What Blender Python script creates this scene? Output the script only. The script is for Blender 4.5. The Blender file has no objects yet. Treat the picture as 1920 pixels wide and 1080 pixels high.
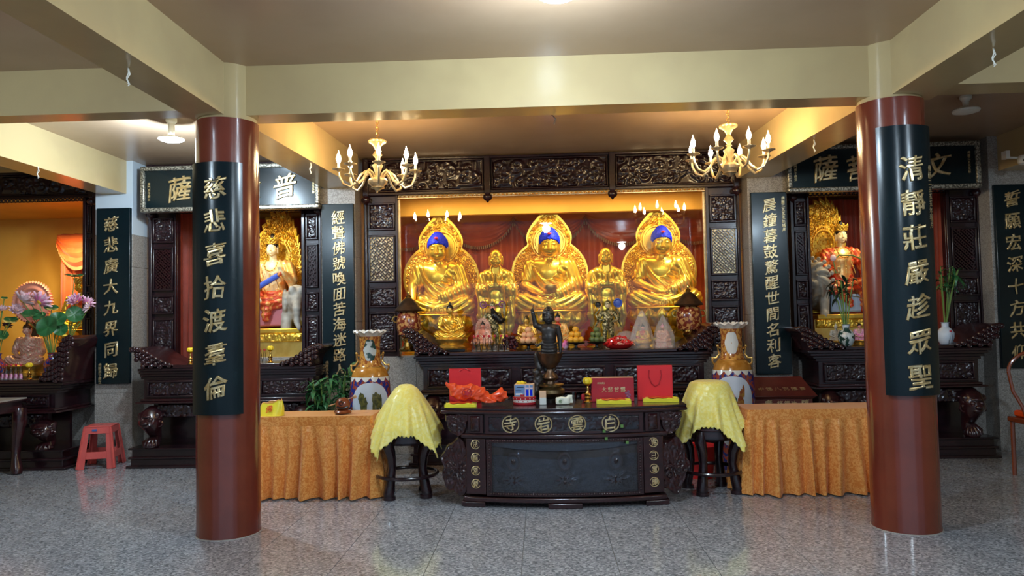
import bpy, math, random
import numpy as np
from math import sin, cos, pi, radians, sqrt, atan2, hypot
from mathutils import Vector, Matrix
C = bpy.context.scene.collection
random.seed(7); rng = np.random.RandomState(7)

# ------------------------------------------------------------------ camera
FPX, YAW, PITCH, ROLL, EYE = 1390.0, .039, .042, -.0192, 1.55
cam = bpy.data.cameras.new('camera'); camo = bpy.data.objects.new('camera', cam); C.objects.link(camo)
MC = Matrix.Rotation(YAW, 4, 'Z') @ Matrix.Rotation(pi/2 + PITCH, 4, 'X') @ Matrix.Rotation(ROLL, 4, 'Z')
camo.matrix_world = Matrix.Translation((0, 0, EYE)) @ MC
cam.sensor_fit = 'HORIZONTAL'; cam.sensor_width = 36; cam.lens = 36*FPX/1920; cam.clip_start = .05
bpy.context.scene.camera = camo
def at(u, v, Y=None, Z=None, X=None):
    d = MC.to_3x3() @ Vector(((u-960)/FPX, -(v-540)/FPX, -1))
    t = Y/d.y if Y is not None else (Z-EYE)/d.z if Z is not None else X/d.x
    return Vector((0, 0, EYE)) + t*d
def X_(u, v, Y): return at(u, v, Y=Y).x
def Z_(u, v, Y): return at(u, v, Y=Y).z

# ------------------------------------------------------------------ world, view, lights
sc = bpy.context.scene
sc.view_settings.view_transform = 'Standard'; sc.view_settings.look = 'None'
sc.view_settings.exposure = 0.7; sc.view_settings.gamma = 1.0; sc.view_settings.use_curve_mapping = False
w = bpy.data.worlds.new('world'); sc.world = w; w.use_nodes = True
w.node_tree.nodes['Background'].inputs[0].default_value = (.55, .68, .85, 1)
w.node_tree.nodes['Background'].inputs[1].default_value = .22
def area(name, loc, rot, sx, sy, power, col, spread=pi):
    l = bpy.data.lights.new(name, 'AREA'); l.shape = 'RECTANGLE'; l.size = sx; l.size_y = sy; l.energy = power; l.color = col; l.spread = spread
    o = bpy.data.objects.new(name, l); C.objects.link(o); o.location = loc; o.rotation_euler = rot; return o
def point(name, loc, power, col, r=.05):
    l = bpy.data.lights.new(name, 'POINT'); l.energy = power; l.color = col; l.shadow_soft_size = r
    o = bpy.data.objects.new(name, l); C.objects.link(o); o.location = loc; return o
def spot(name, loc, target, power, col, ang=60, blend=.5, r=.04):
    l = bpy.data.lights.new(name, 'SPOT'); l.energy = power; l.color = col; l.shadow_soft_size = r; l.spot_size = radians(ang); l.spot_blend = blend
    o = bpy.data.objects.new(name, l); C.objects.link(o); o.location = loc
    o.rotation_euler = (Vector(target)-Vector(loc)).to_track_quat('-Z', 'Y').to_euler(); return o
COOL = (.66, .84, 1.0); WARM = (1.0, .62, .24); AMB = (1.0, .88, .64)
# daylight through the doors behind the photographer
area('doorway_daylight', (0.3, -3.8, 1.4), (pi/2, 0, 0), 9, 2.4, 14, (.50, .74, 1.0))
# round ceiling lamps (their discs are built further down)
LAMPS = [('lit', .12, 3.93), ('lit', 1.9, .2), ('lit', -3.43, 6.75), ('lit', -3.9, 2.4), ('off', 3.88, 6.8), ('lit', 4.2, 2.0)]
for k, x, y in LAMPS:
    if k == 'lit':
        point('ceiling_lamp_light', (x, y, 3.19), 105 if x < -3 and y > 6 else 88, COOL, .07)
# chandelier bulbs
CH = [(-1.50, 6.75, 2.62), (1.73, 6.75, 2.72)]
for x, y, z in CH:
    pass
# shrine downlights
SP = [(-1.75, 8.85, 2.92, -1.30, 9.2, 1.75, 34), (.45, 8.85, 2.95, .15, 9.2, 1.85, 34), (1.95, 8.85, 2.95, 1.62, 9.2, 1.85, 34),
      (-3.55, 8.9, 2.75, -3.30, 9.25, 1.75, 13), (3.95, 8.9, 2.85, 3.65, 9.25, 1.85, 13), (-5.9, 8.95, 2.6, -6.2, 9.9, 1.9, 45)]
for x, y, z, tx, ty, tz, p in SP:
    spot('shrine_spotlight', (x, y, z), (tx, ty, tz), p, AMB, 95, .8, .05)
area('shrine_strip_light', (.15, 9.0, 3.0), (radians(20), 0, 0), 3.6, .1, 13, (1.0, .66, .26))
area('shrine_strip_light', (-3.45, 8.95, 2.75), (radians(20), 0, 0), 1.6, .1, 3.5, (1.0, .66, .26))
area('shrine_strip_light', (3.75, 8.95, 2.75), (radians(20), 0, 0), 1.6, .1, 2.5, (1.0, .66, .26))
area('shrine_strip_light', (-6.2, 9.2, 2.7), (radians(15), 0, 0), 2.0, .1, 16, (1.0, .62, .16))

# ------------------------------------------------------------------ materials
M = {}
def mat(name, col, rough=.5, metal=0, col2=None, scale=8, bump=0, bscale=60, coat=0, emit=None, est=1, trans=0, sheen=0, alpha=1, stretch=None, spec=.5, detail=3, ramp=(.4, .6), brough=.1):
    m = bpy.data.materials.new(name); m.use_nodes = True; nt = m.node_tree; b = nt.nodes['Principled BSDF']
    b.inputs['Base Color'].default_value = (*col, 1); b.inputs['Roughness'].default_value = rough; b.inputs['Metallic'].default_value = metal
    b.inputs['Coat Weight'].default_value = coat; b.inputs['Coat Roughness'].default_value = brough; b.inputs['Specular IOR Level'].default_value = spec
    b.inputs['Transmission Weight'].default_value = trans; b.inputs['Sheen Weight'].default_value = sheen; b.inputs['Alpha'].default_value = alpha
    if emit: b.inputs['Emission Color'].default_value = (*emit, 1); b.inputs['Emission Strength'].default_value = est
    if col2 or bump:
        tc = nt.nodes.new('ShaderNodeTexCoord'); mp = nt.nodes.new('ShaderNodeMapping'); nt.links.new(tc.outputs['Object'], mp.inputs[0])
        if stretch: mp.inputs['Scale'].default_value = stretch
    if col2:
        n = nt.nodes.new('ShaderNodeTexNoise'); n.inputs['Scale'].default_value = scale; n.inputs['Detail'].default_value = detail
        r = nt.nodes.new('ShaderNodeValToRGB'); r.color_ramp.elements[0].position = ramp[0]; r.color_ramp.elements[1].position = ramp[1]
        r.color_ramp.elements[0].color = (*col, 1); r.color_ramp.elements[1].color = (*col2, 1)
        nt.links.new(mp.outputs[0], n.inputs[0]); nt.links.new(n.outputs[0], r.inputs[0]); nt.links.new(r.outputs[0], b.inputs['Base Color'])
    if bump:
        n = nt.nodes.new('ShaderNodeTexNoise'); n.inputs['Scale'].default_value = bscale; n.inputs['Detail'].default_value = 2
        bp = nt.nodes.new('ShaderNodeBump'); bp.inputs['Strength'].default_value = bump; bp.inputs['Distance'].default_value = .01
        nt.links.new(mp.outputs[0], n.inputs[0]); nt.links.new(n.outputs[0], bp.inputs['Height']); nt.links.new(bp.outputs[0], b.inputs['Normal'])
    M[name] = m; return m
mat('plaster', (.56, .425, .215), .20, col2=(.52, .39, .20), scale=2, bump=.04, bscale=25)
mat('ceiling_paint', (.44, .30, .195), .24, col2=(.41, .275, .175), scale=1.5, bump=.03, bscale=14)
mat('white_paint', (.55, .62, .68), .5)
mat('lacquer_red', (.17, .030, .015), .22, col2=(.14, .024, .013), scale=3, coat=.6, bump=.02, bscale=9)
mat('rosewood', (.010, .0035, .006), .26, col2=(.022, .006, .009), scale=5, stretch=(1, 1, 6), coat=.35)
mat('rosewood_red', (.034, .007, .009), .24, col2=(.018, .005, .007), scale=5, stretch=(1, 1, 6), coat=.4)
mat('board_black', (.002, .009, .013), .22, col2=(.003, .012, .016), scale=3, coat=.05, spec=.35)
mat('gold_leaf', (.80, .54, .14), .32, metal=.8, col2=(.70, .42, .09), scale=6)
mat('gold_bright', (.95, .63, .07), .31, metal=.75, col2=(.88, .55, .05), scale=5, bump=.03, bscale=20)
mat('gold_relief', (.92, .60, .07), .30, metal=.75, col2=(.74, .42, .06), scale=9)
mat('gold_letter', (.78, .64, .38), .30, metal=.75, col2=(.60, .44, .20), scale=20)
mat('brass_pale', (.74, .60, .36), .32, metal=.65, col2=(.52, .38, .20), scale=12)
mat('brass', (.75, .50, .14), .22, metal=1)
mat('bronze_dark', (.030, .028, .028), .35, metal=.5, col2=(.05, .04, .035), scale=8)
mat('bronze_brown', (.16, .095, .055), .36, metal=.8, col2=(.09, .055, .035), scale=10)
mat('bronze_old', (.30, .22, .10), .30, metal=.9, col2=(.12, .08, .04), scale=10)
mat('hair_blue', (.004, .02, .70), .55, spec=.2)
mat('hair_black', (.01, .01, .012), .3)
mat('red_jewel', (.8, .03, .05), .3)
mat('yellow_wall', (.78, .44, .07), .6, col2=(.72, .39, .06), scale=2)
mat('orange_curtain', (.55, .10, .018), .6, col2=(.45, .07, .012), scale=4, sheen=.2)
mat('red_curtain', (.30, .035, .018), .6, col2=(.22, .025, .012), scale=4, sheen=.2)
mat('curtain_trim', (.32, .16, .06), .7)
mat('yellow_cloth', (.88, .74, .16), .6, sheen=.3)
mat('orange_satin', (.88, .38, .08), .38, sheen=.2)
mat('red_paper', (.75, .020, .025), .42)
mat('red_box', (.42, .018, .03), .35)
mat('orange_bag', (.85, .08, .02), .22, coat=.3, alpha=.93)
mat('yellow_satin', (.85, .75, .03), .4, sheen=.2)
mat('red_satin', (.75, .08, .01), .4)
mat('pink_plastic', (.62, .10, .085), .38, col2=(.58, .085, .075), scale=6)
mat('porcelain', (.62, .70, .80), .10, coat=.5)
mat('porcelain_white', (.75, .75, .70), .12, coat=.5)
mat('gold_paint', (.75, .50, .15), .25, metal=.8)
mat('leaf_green', (.02, .10, .03), .35, col2=(.035, .15, .05), scale=10)
mat('leaf_pale', (.10, .22, .05), .4)
mat('leaf_dark', (.008, .03, .015), .35)
mat('stem_green', (.16, .28, .06), .4)
mat('petal_pink', (.80, .16, .42), .45, col2=(.92, .62, .74), scale=14)
mat('petal_white', (.85, .62, .68), .45)
mat('flower_yellow', (.90, .50, .02), .5)
mat('skin_cream', (.78, .62, .34), .38, coat=.2)
mat('skin_pink', (.72, .28, .20), .4)
mat('robe_red', (.55, .06, .02), .34, metal=.25, col2=(.75, .30, .08), scale=14, ramp=(.5, .58))
mat('robe_cream', (.82, .60, .24), .32, metal=.4, col2=(.85, .42, .12), scale=12)
mat('stone_white', (.50, .48, .42), .5, col2=(.36, .33, .28), scale=9)
mat('pink_block', (.42, .12, .14), .5)
mat('blue_scroll', (.06, .12, .55), .35)
mat('blue_block', (.30, .42, .60), .5)
mat('grape', (.06, .012, .02), .25)
mat('peach', (.78, .30, .18), .45, col2=(.80, .45, .22), scale=14)
mat('orange_fruit', (.85, .42, .03), .4)
mat('green_fruit', (.13, .17, .05), .4)
mat('candy_red', (.62, .02, .02), .25, coat=.3)
mat('black', (.006, .006, .007), .3)
mat('white_plastic', (.72, .70, .62), .4)
mat('paper_white', (.80, .80, .66), .6)
mat('paper_peach', (.75, .48, .30), .6)
mat('white_letter', (.75, .75, .7), .5)
mat('wood_brown', (.20, .045, .015), .22, coat=.5)
mat('wood_pale', (.55, .35, .18), .5)
mat('oil_yellow', (.85, .60, .03), .2)
mat('brown_lacquer', (.13, .028, .02), .35, col2=(.10, .02, .016), scale=5)
mat('marble_pale', (.35, .33, .30), .3)
mat('guardian_green', (.10, .10, .04), .35, metal=.4, col2=(.48, .40, .20), scale=16, ramp=(.48, .54))
mat('guardian_dark', (.03, .025, .02), .35, metal=.3)
mat('halo_purple', (.25, .08, .16), .4, metal=.2)
mat('blue_print', (.16, .28, .50), .4)
mat('label_blue', (.05, .15, .4), .4)
mat('bulb', (1, .8, .5), .3, emit=(1.0, .74, .38), est=120)
mat('lamp_glow', (.8, .9, 1), .3, emit=(.80, .93, 1.0), est=14)
mat('vase_cobalt', (.02, .03, .22), .15, coat=.5, col2=(.35, .06, .03), scale=28, ramp=(.47, .53))
mat('vase_rust', (.30, .08, .02), .15, coat=.5, col2=(.62, .30, .06), scale=38, ramp=(.45, .55))
mat('vase_amber', (.42, .17, .02), .15, coat=.5, col2=(.50, .23, .04), scale=20)
mat('vase_green', (.02, .06, .05), .15, coat=.5, col2=(.55, .62, .62), scale=16, ramp=(.48, .52))
mat('willow', (.16, .15, .03), .5, col2=(.05, .06, .02), scale=40)
mat('horse_brown', (.18, .06, .02), .5)
mat('rooster', (.40, .20, .03), .5, col2=(.25, .05, .01), scale=30)
mat('urn_lacquer', (.16, .02, .01), .2, col2=(.50, .25, .08), scale=30, ramp=(.5, .56), coat=.5)
mat('tin_red', (.45, .02, .03), .25)
mat('scroll_trim', (.45, .42, .34), .35, metal=.5, col2=(.10, .09, .07), scale=60, ramp=(.47, .53))
mat('pearl_pink', (.80, .60, .45), .25, metal=.2, col2=(.75, .30, .25), scale=30)

def nodes_floor():
    m = bpy.data.materials.new('granite_floor'); m.use_nodes = True; nt = m.node_tree; b = nt.nodes['Principled BSDF']
    tc = nt.nodes.new('ShaderNodeTexCoord'); L = nt.links.new
    v = nt.nodes.new('ShaderNodeTexVoronoi'); v.inputs['Scale'].default_value = 75; L(tc.outputs['Object'], v.inputs[0])
    r = nt.nodes.new('ShaderNodeValToRGB'); e = r.color_ramp.elements
    e[0].position = .0; e[0].color = (.15, .16, .175, 1); e[1].position = 1; e[1].color = (.55, .57, .60, 1)
    e2 = r.color_ramp.elements.new(.35); e2.color = (.28, .29, .315, 1); e3 = r.color_ramp.elements.new(.8); e3.color = (.41, .42, .445, 1)
    sep = nt.nodes.new('ShaderNodeSeparateColor'); L(v.outputs['Color'], sep.inputs[0]); L(sep.outputs[0], r.inputs[0])
    n = nt.nodes.new('ShaderNodeTexNoise'); n.inputs['Scale'].default_value = .9; n.inputs['Detail'].default_value = 3; L(tc.outputs['Object'], n.inputs[0])
    oi = nt.nodes.new('ShaderNodeObjectInfo')
    mx = nt.nodes.new('ShaderNodeMix'); mx.data_type = 'RGBA'; mx.blend_type = 'MULTIPLY'; mx.inputs[0].default_value = .45
    cr = nt.nodes.new('ShaderNodeValToRGB'); cr.color_ramp.elements[0].color = (.80, .76, .72, 1); cr.color_ramp.elements[1].color = (1, 1, 1, 1)
    ad = nt.nodes.new('ShaderNodeMath'); ad.operation = 'MULTIPLY_ADD'; ad.inputs[1].default_value = .35; L(oi.outputs['Random'], ad.inputs[0]); L(n.outputs[0], ad.inputs[2])
    L(ad.outputs[0], cr.inputs[0]); L(r.outputs[0], mx.inputs[6]); L(cr.outputs[0], mx.inputs[7]); L(mx.outputs[2], b.inputs['Base Color'])
    b.inputs['Roughness'].default_value = .12; b.inputs['Specular IOR Level'].default_value = 1.0
    n2 = nt.nodes.new('ShaderNodeTexNoise'); n2.inputs['Scale'].default_value = 3; L(tc.outputs['Object'], n2.inputs[0])
    bp = nt.nodes.new('ShaderNodeBump'); bp.inputs['Strength'].default_value = .06; bp.inputs['Distance'].default_value = .02; L(n2.outputs[0], bp.inputs['Height']); L(bp.outputs[0], b.inputs['Normal'])
    M['granite_floor'] = m
nodes_floor()
def speckle(name, c1, c2, c3, scale=120, rough=.45):
    m = bpy.data.materials.new(name); m.use_nodes = True; nt = m.node_tree; b = nt.nodes['Principled BSDF']; L = nt.links.new
    tc = nt.nodes.new('ShaderNodeTexCoord'); v = nt.nodes.new('ShaderNodeTexVoronoi'); v.inputs['Scale'].default_value = scale; L(tc.outputs['Object'], v.inputs[0])
    r = nt.nodes.new('ShaderNodeValToRGB'); e = r.color_ramp.elements; e[0].color = (*c1, 1); e[1].color = (*c3, 1); k = e.new(.5); k.color = (*c2, 1)
    sep = nt.nodes.new('ShaderNodeSeparateColor'); L(v.outputs['Color'], sep.inputs[0]); L(sep.outputs[0], r.inputs[0]); L(r.outputs[0], b.inputs['Base Color'])
    b.inputs['Roughness'].default_value = rough; M[name] = m
speckle('granite_wall', (.20, .18, .16), (.32, .29, .26), (.42, .39, .35))
def brocade(name, c1, c2, scale):
    m = bpy.data.materials.new(name); m.use_nodes = True; nt = m.node_tree; b = nt.nodes['Principled BSDF']; L = nt.links.new
    tc = nt.nodes.new('ShaderNodeTexCoord'); n = nt.nodes.new('ShaderNodeTexNoise'); n.inputs['Scale'].default_value = scale; n.inputs['Detail'].default_value = 3; n.inputs['Distortion'].default_value = 2.5
    L(tc.outputs['Object'], n.inputs[0]); r = nt.nodes.new('ShaderNodeValToRGB'); e = r.color_ramp.elements; e[0].position = .46; e[1].position = .54; e[0].color = (*c1, 1); e[1].color = (*c2, 1)
    L(n.outputs[0], r.inputs[0]); L(r.outputs[0], b.inputs['Base Color'])
    rr = nt.nodes.new('ShaderNodeMapRange'); rr.inputs[3].default_value = .62; rr.inputs[4].default_value = .3; rr.inputs[1].default_value = .46; rr.inputs[2].default_value = .54
    L(n.outputs[0], rr.inputs[0]); L(rr.outputs[0], b.inputs['Roughness']); b.inputs['Sheen Weight'].default_value = .2; M[name] = m
brocade('orange_brocade', (.78, .25, .035), (.92, .42, .11), 26)
brocade('yellow_brocade', (.90, .76, .15), (.93, .83, .26), 16)
def glass(name, tint, refl):
    m = bpy.data.materials.new(name); m.use_nodes = True; nt = m.node_tree; nt.nodes.clear(); L = nt.links.new
    o = nt.nodes.new('ShaderNodeOutputMaterial'); mx = nt.nodes.new('ShaderNodeMixShader'); t = nt.nodes.new('ShaderNodeBsdfTransparent'); g = nt.nodes.new('ShaderNodeBsdfGlossy')
    t.inputs[0].default_value = (*tint, 1); g.inputs['Roughness'].default_value = .01
    f = nt.nodes.new('ShaderNodeFresnel'); f.inputs[0].default_value = 1.5; a = nt.nodes.new('ShaderNodeMath'); a.operation = 'MULTIPLY'; a.inputs[1].default_value = refl
    L(f.outputs[0], a.inputs[0]); L(a.outputs[0], mx.inputs[0]); L(t.outputs[0], mx.inputs[1]); L(g.outputs[0], mx.inputs[2]); L(mx.outputs[0], o.inputs[0]); M[name] = m
glass('glass_pane', (.97, .98, .97), 1.0)
glass('glass_dusty', (.80, .84, .92), 1.6)
glass('bottle_glass', (.94, .95, .95), 1.6)
mat('bag_milky', (.72, .70, .68), .3, alpha=.30)
glass('bag_clear', (.90, .89, .88), 2.2)

# ------------------------------------------------------------------ mesh helpers
def mk(V, F, sharp=40):
    me = bpy.data.meshes.new('mesh')
    if isinstance(F, np.ndarray):
        V = np.asarray(V, dtype=np.float32); n = F.shape[0]; k = F.shape[1]
        me.vertices.add(len(V)); me.vertices.foreach_set('co', V.ravel())
        me.loops.add(n*k); me.loops.foreach_set('vertex_index', F.astype(np.int32).ravel())
        me.polygons.add(n); me.polygons.foreach_set('loop_start', np.arange(0, n*k, k, dtype=np.int32))
        me.update(calc_edges=True)
    else:
        me.from_pydata([tuple(map(float, v)) for v in V], [], F); me.update()
    me.shade_smooth()
    if sharp < 180: me.set_sharp_from_angle(angle=radians(sharp))
    return me
class G:
    def __init__(s): s.v = []; s.f = []
    def add(s, V, F):
        b = len(s.v); s.v += [tuple(v) for v in V]; s.f += [tuple(b+i for i in f) for f in F]; return s
    def box(s, c, d, rz=0, taper=1, rx=0):
        hx, hy, hz = d[0]/2, d[1]/2, d[2]/2; V = []
        for z in (-1, 1):
            k = taper if z > 0 else 1
            for x, y in ((-1, -1), (1, -1), (1, 1), (-1, 1)):
                a, b_, e = x*hx*k, y*hy*k, z*hz
                if rx: b_, e = b_*cos(rx)-e*sin(rx), b_*sin(rx)+e*cos(rx)
                V.append((c[0]+a*cos(rz)-b_*sin(rz), c[1]+a*sin(rz)+b_*cos(rz), c[2]+e))
        return s.add(V, [(0, 3, 2, 1), (4, 5, 6, 7), (0, 1, 5, 4), (1, 2, 6, 5), (2, 3, 7, 6), (3, 0, 4, 7)])
    def b2(s, x0, x1, y0, y1, z0, z1): return s.box(((x0+x1)/2, (y0+y1)/2, (z0+z1)/2), (abs(x1-x0), abs(y1-y0), abs(z1-z0)))
    def tube(s, P, r, n=8, closed=False, cap=True):
        P = [Vector(p) for p in P]; m = len(P); R = r if hasattr(r, '__len__') else [r]*m; V = []; F = []; up = None
        for i, p in enumerate(P):
            t = (P[(i+1) % m]-P[i-1]) if closed else (P[min(i+1, m-1)]-P[max(i-1, 0)]); t.normalize()
            if up is None: up = t.orthogonal()
            up = (up-up.dot(t)*t).normalized(); q = t.cross(up)
            for j in range(n): a = 2*pi*j/n; V.append(p+R[i]*(cos(a)*up+sin(a)*q))
        for i in range(m if closed else m-1):
            for j in range(n): a = i*n+j; b = i*n+(j+1) % n; c = ((i+1) % m)*n; F.append((a, b, c+(j+1) % n, c+j))
        if cap and not closed: F.append(tuple(range(n))[::-1]); F.append(tuple((m-1)*n+j for j in range(n)))
        return s.add(V, F)
    def lathe(s, prof, c=(0, 0, 0), n=24, fn=None, cap=True):
        V = []; F = []; m = len(prof)
        for i, (r, z) in enumerate(prof):
            for j in range(n):
                a = 2*pi*j/n; rr, zz = (r, z) if fn is None else fn(r, z, a, i)
                V.append((c[0]+rr*cos(a), c[1]+rr*sin(a), c[2]+zz))
        for i in range(m-1):
            for j in range(n): F.append((i*n+j, i*n+(j+1) % n, (i+1)*n+(j+1) % n, (i+1)*n+j))
        if cap: F.append(tuple(range(n))[::-1]); F.append(tuple((m-1)*n+j for j in range(n)))
        return s.add(V, F)
    def grid(s, fn, nu, nv, closeu=False):
        V = [fn(i/nu, j/nv) for j in range(nv+1) for i in range(nu+(0 if closeu else 1))]; k = nu if closeu else nu+1
        F = [(j*k+i, j*k+(i+1) % k, (j+1)*k+(i+1) % k, (j+1)*k+i) for j in range(nv) for i in range(nu)]
        return s.add(V, F)
    def poly(s, pts, y0, y1):                     # outline in XZ (ccw seen from -Y) pushed from y0 (front) to y1
        n = len(pts); V = [(x, y0, z) for x, z in pts]+[(x, y1, z) for x, z in pts]
        return s.add(V, [tuple(range(n)), tuple(range(2*n-1, n-1, -1))]+[(i, n+i, n+(i+1) % n, (i+1) % n) for i in range(n)])
    def ball(s, c, r, n=12, m=8):
        r = r if hasattr(r, '__len__') else (r, r, r); V = [(c[0], c[1], c[2]-r[2])]; F = []
        for i in range(1, m):
            a = pi*i/m-pi/2
            for j in range(n): b = 2*pi*j/n; V.append((c[0]+r[0]*cos(a)*cos(b), c[1]+r[1]*cos(a)*sin(b), c[2]+r[2]*sin(a)))
        V.append((c[0], c[1], c[2]+r[2]))
        for j in range(n): F.append((0, 1+(j+1) % n, 1+j)); F.append((len(V)-1, 1+(m-2)*n+j, 1+(m-2)*n+(j+1) % n))
        for i in range(m-2):
            for j in range(n): F.append((1+i*n+j, 1+i*n+(j+1) % n, 1+(i+1)*n+(j+1) % n, 1+(i+1)*n+j))
        return s.add(V, F)
    def torus(s, c, R, r, n=32, m=8, axis='z'):
        P = []
        for i in range(n):
            a = 2*pi*i/n; p = {'z': (R*cos(a), R*sin(a), 0), 'y': (R*cos(a), 0, R*sin(a)), 'x': (0, R*cos(a), R*sin(a))}[axis]
            P.append((c[0]+p[0], c[1]+p[1], c[2]+p[2]))
        return s.tube(P, r, m, closed=True)
def mesh_of(g, sharp=40): return mk(g.v, g.f, sharp) if isinstance(g, G) else g
def obj(name, g, m, parent=None, loc=(0, 0, 0), rot=(0, 0, 0), scale=None, bevel=0, sharp=40, label=None):
    me = mesh_of(g, sharp)
    m = M[m] if isinstance(m, str) else m
    if not me.materials: me.materials.append(m)
    elif me.materials[0] != m: me = me.copy(); me.materials[0] = m
    o = bpy.data.objects.new(name, me); C.objects.link(o); o.location = loc; o.rotation_euler = rot
    if scale: o.scale = scale if hasattr(scale, '__len__') else (scale,)*3
    if parent: o.parent = parent
    if bevel: b = o.modifiers.new('bevel', 'BEVEL'); b.width = bevel; b.segments = 2; b.limit_method = 'ANGLE'; b.harden_normals = False
    if label: o['label'] = label
    return o
def tag(o, label, cat, group=None):
    o['label'] = label; o['category'] = cat
    if group: o['group'] = group
    return o
def thing(name, label, cat, loc=(0, 0, 0), rz=0, group=None, scale=None):
    o = bpy.data.objects.new(name, None); C.objects.link(o); o.location = loc; o.rotation_euler = (0, 0, rz); o.empty_display_size = .1
    if scale: o.scale = (scale,)*3
    return tag(o, label, cat, group)
def struct(name, g, m, parent=None, **k):
    o = obj(name, g, m, parent, **k); o['kind'] = 'structure'; return o
def dup(root, loc, rz=None, label=None, scale=None):
    r = root.copy(); C.objects.link(r); r.location = loc
    if rz is not None: r.rotation_euler = (0, 0, rz)
    if label: r['label'] = label
    if scale: r.scale = (scale,)*3
    for ch in list(root.children):
        c = ch.copy(); C.objects.link(c); c.parent = r
        for g in list(ch.children): d = g.copy(); C.objects.link(d); d.parent = c
    return r
def stuff(o): o['kind'] = 'stuff'; return o

# relief: overlapping scroll rosettes and square frets, as a height field 0..1
def scrolls(w, h, seed, r=.05, dens=1.0, fret=.3):
    R = np.random.RandomState(seed); n = max(4, int(dens*w*h/(r*r)*1.1))
    cs = np.c_[R.uniform(-w/2, w/2, n), R.uniform(-h/2, h/2, n), R.uniform(.6, 1.5, n)*r, R.uniform(0, 6.28, n), R.rand(n) < fret]
    def f(x, z):
        H = np.zeros_like(x)
        for cx, cz, rr, ph, sq in cs:
            dx, dz = x-cx, z-cz; d = np.maximum(abs(dx), abs(dz)) if sq else np.hypot(dx, dz); t = d/rr
            a = np.arctan2(dz, dx)
            hgt = np.clip(1-t, 0, 1)**.4*(.55+.45*np.cos(t*9+(0 if sq else a+ph)))
            H = np.maximum(H, hgt)
        return H
    return f
def relief(w, h, depth, seed, res=.012, r=.05, f=None, base=.012, border=True):
    nx, nz = max(8, int(w/res)), max(6, int(h/res)); xs = np.linspace(-w/2, w/2, nx+1); zs = np.linspace(-h/2, h/2, nz+1)
    X, Z = np.meshgrid(xs, zs); H = (f or scrolls(w, h, seed, r))(X, Z); Y = -base-depth*H
    if border: Y[0, :] = Y[-1, :] = 0; Y[:, 0] = Y[:, -1] = 0
    V = np.stack([X, Y, Z], -1).reshape(-1, 3); i = np.arange(nx)[None, :]+np.arange(nz)[:, None]*(nx+1); i = i.ravel()
    return mk(V, np.stack([i, i+1, i+nx+2, i+nx+1], 1), 60)
def plate(Rf, thick, depth, f, nth=120, nr=40, c=(0, 0), inner=0):
    th = np.linspace(0, 2*pi, nth, endpoint=False); t = np.linspace(inner, 1, nr+1)
    Rr = np.array([Rf(a) for a in th]); X = c[0]+t[:, None]*Rr*np.cos(th); Z = c[1]+t[:, None]*Rr*np.sin(th)
    Y = -thick-depth*f(X, Z); rim = t > .93; Y[rim, :] = -thick-depth*.7; Y[-1, :] = -thick*.6
    X = np.vstack([X, X[-1:]]); Z = np.vstack([Z, Z[-1:]]); Y = np.vstack([Y, np.zeros((1, nth))])
    V = np.stack([X, Y, Z], -1).reshape(-1, 3); F = []
    for r in range(nr+1):
        for j in range(nth): F.append((r*nth+j, r*nth+(j+1) % nth, (r+1)*nth+(j+1) % nth, (r+1)*nth+j))
    F = np.array(F)
    V = np.vstack([V, [[c[0], 0, c[1]]]]); b = (nr+1)*nth; k = len(V)-1
    me = mk(V, [tuple(q) for q in F]+[(b+j, b+(j+1) % nth, k) for j in range(nth)], 50)
    return me
# text: every character a raised solid
CHC = {}
def glyph(ch, size, ext, fat, res=2):
    key = (ch, round(size, 3), ext, fat)
    if key in CHC: return CHC[key]
    c = bpy.data.curves.new('t', 'FONT'); c.body = ch; c.size = 1; c.offset = 0; c.extrude = .02; c.bevel_depth = .010+fat*.4; c.bevel_resolution = 0; c.resolution_u = res; c.align_x = 'CENTER'
    o = bpy.data.objects.new('t', c); C.objects.link(o); dg = bpy.context.evaluated_depsgraph_get()
    m = bpy.data.meshes.new_from_object(o.evaluated_get(dg)); bpy.data.objects.remove(o); bpy.data.curves.remove(c)
    n = len(m.vertices); co = np.zeros(n*3, np.float32); m.vertices.foreach_get('co', co); co = co.reshape(-1, 3)
    if n:
        x, y, z = co[:, 0].copy(), co[:, 1].copy()-.38, co[:, 2].copy()
        s = ord(ch) % 7
        y2 = y+.14*x+.025*np.sin(5*x+s)+.02*np.sin(9*y+s); x2 = x*.95+.03*np.sin(6*y+s)-.02*np.cos(8*x+s)   # brush-like rise of the strokes
        co = np.stack([x2*size, -(z+.02)*ext*size, y2*size], 1)
    m.vertices.foreach_set('co', co.astype(np.float32).ravel()); m.update(); m.materials.clear(); CHC[key] = m; return m
def text(chars, parent, m, x, y, z, size, dz=0, dx=0, ext=1.0, fat=.018, rx=0, loose=0, name='character'):
    out = []
    for i, ch in enumerate(chars):
        if ch == ' ': continue
        out.append(obj(name, glyph(ch, size, ext, fat), m, parent, (x+dx*i, y, z-dz*i), (rx, 0, 0)))
    return out
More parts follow.
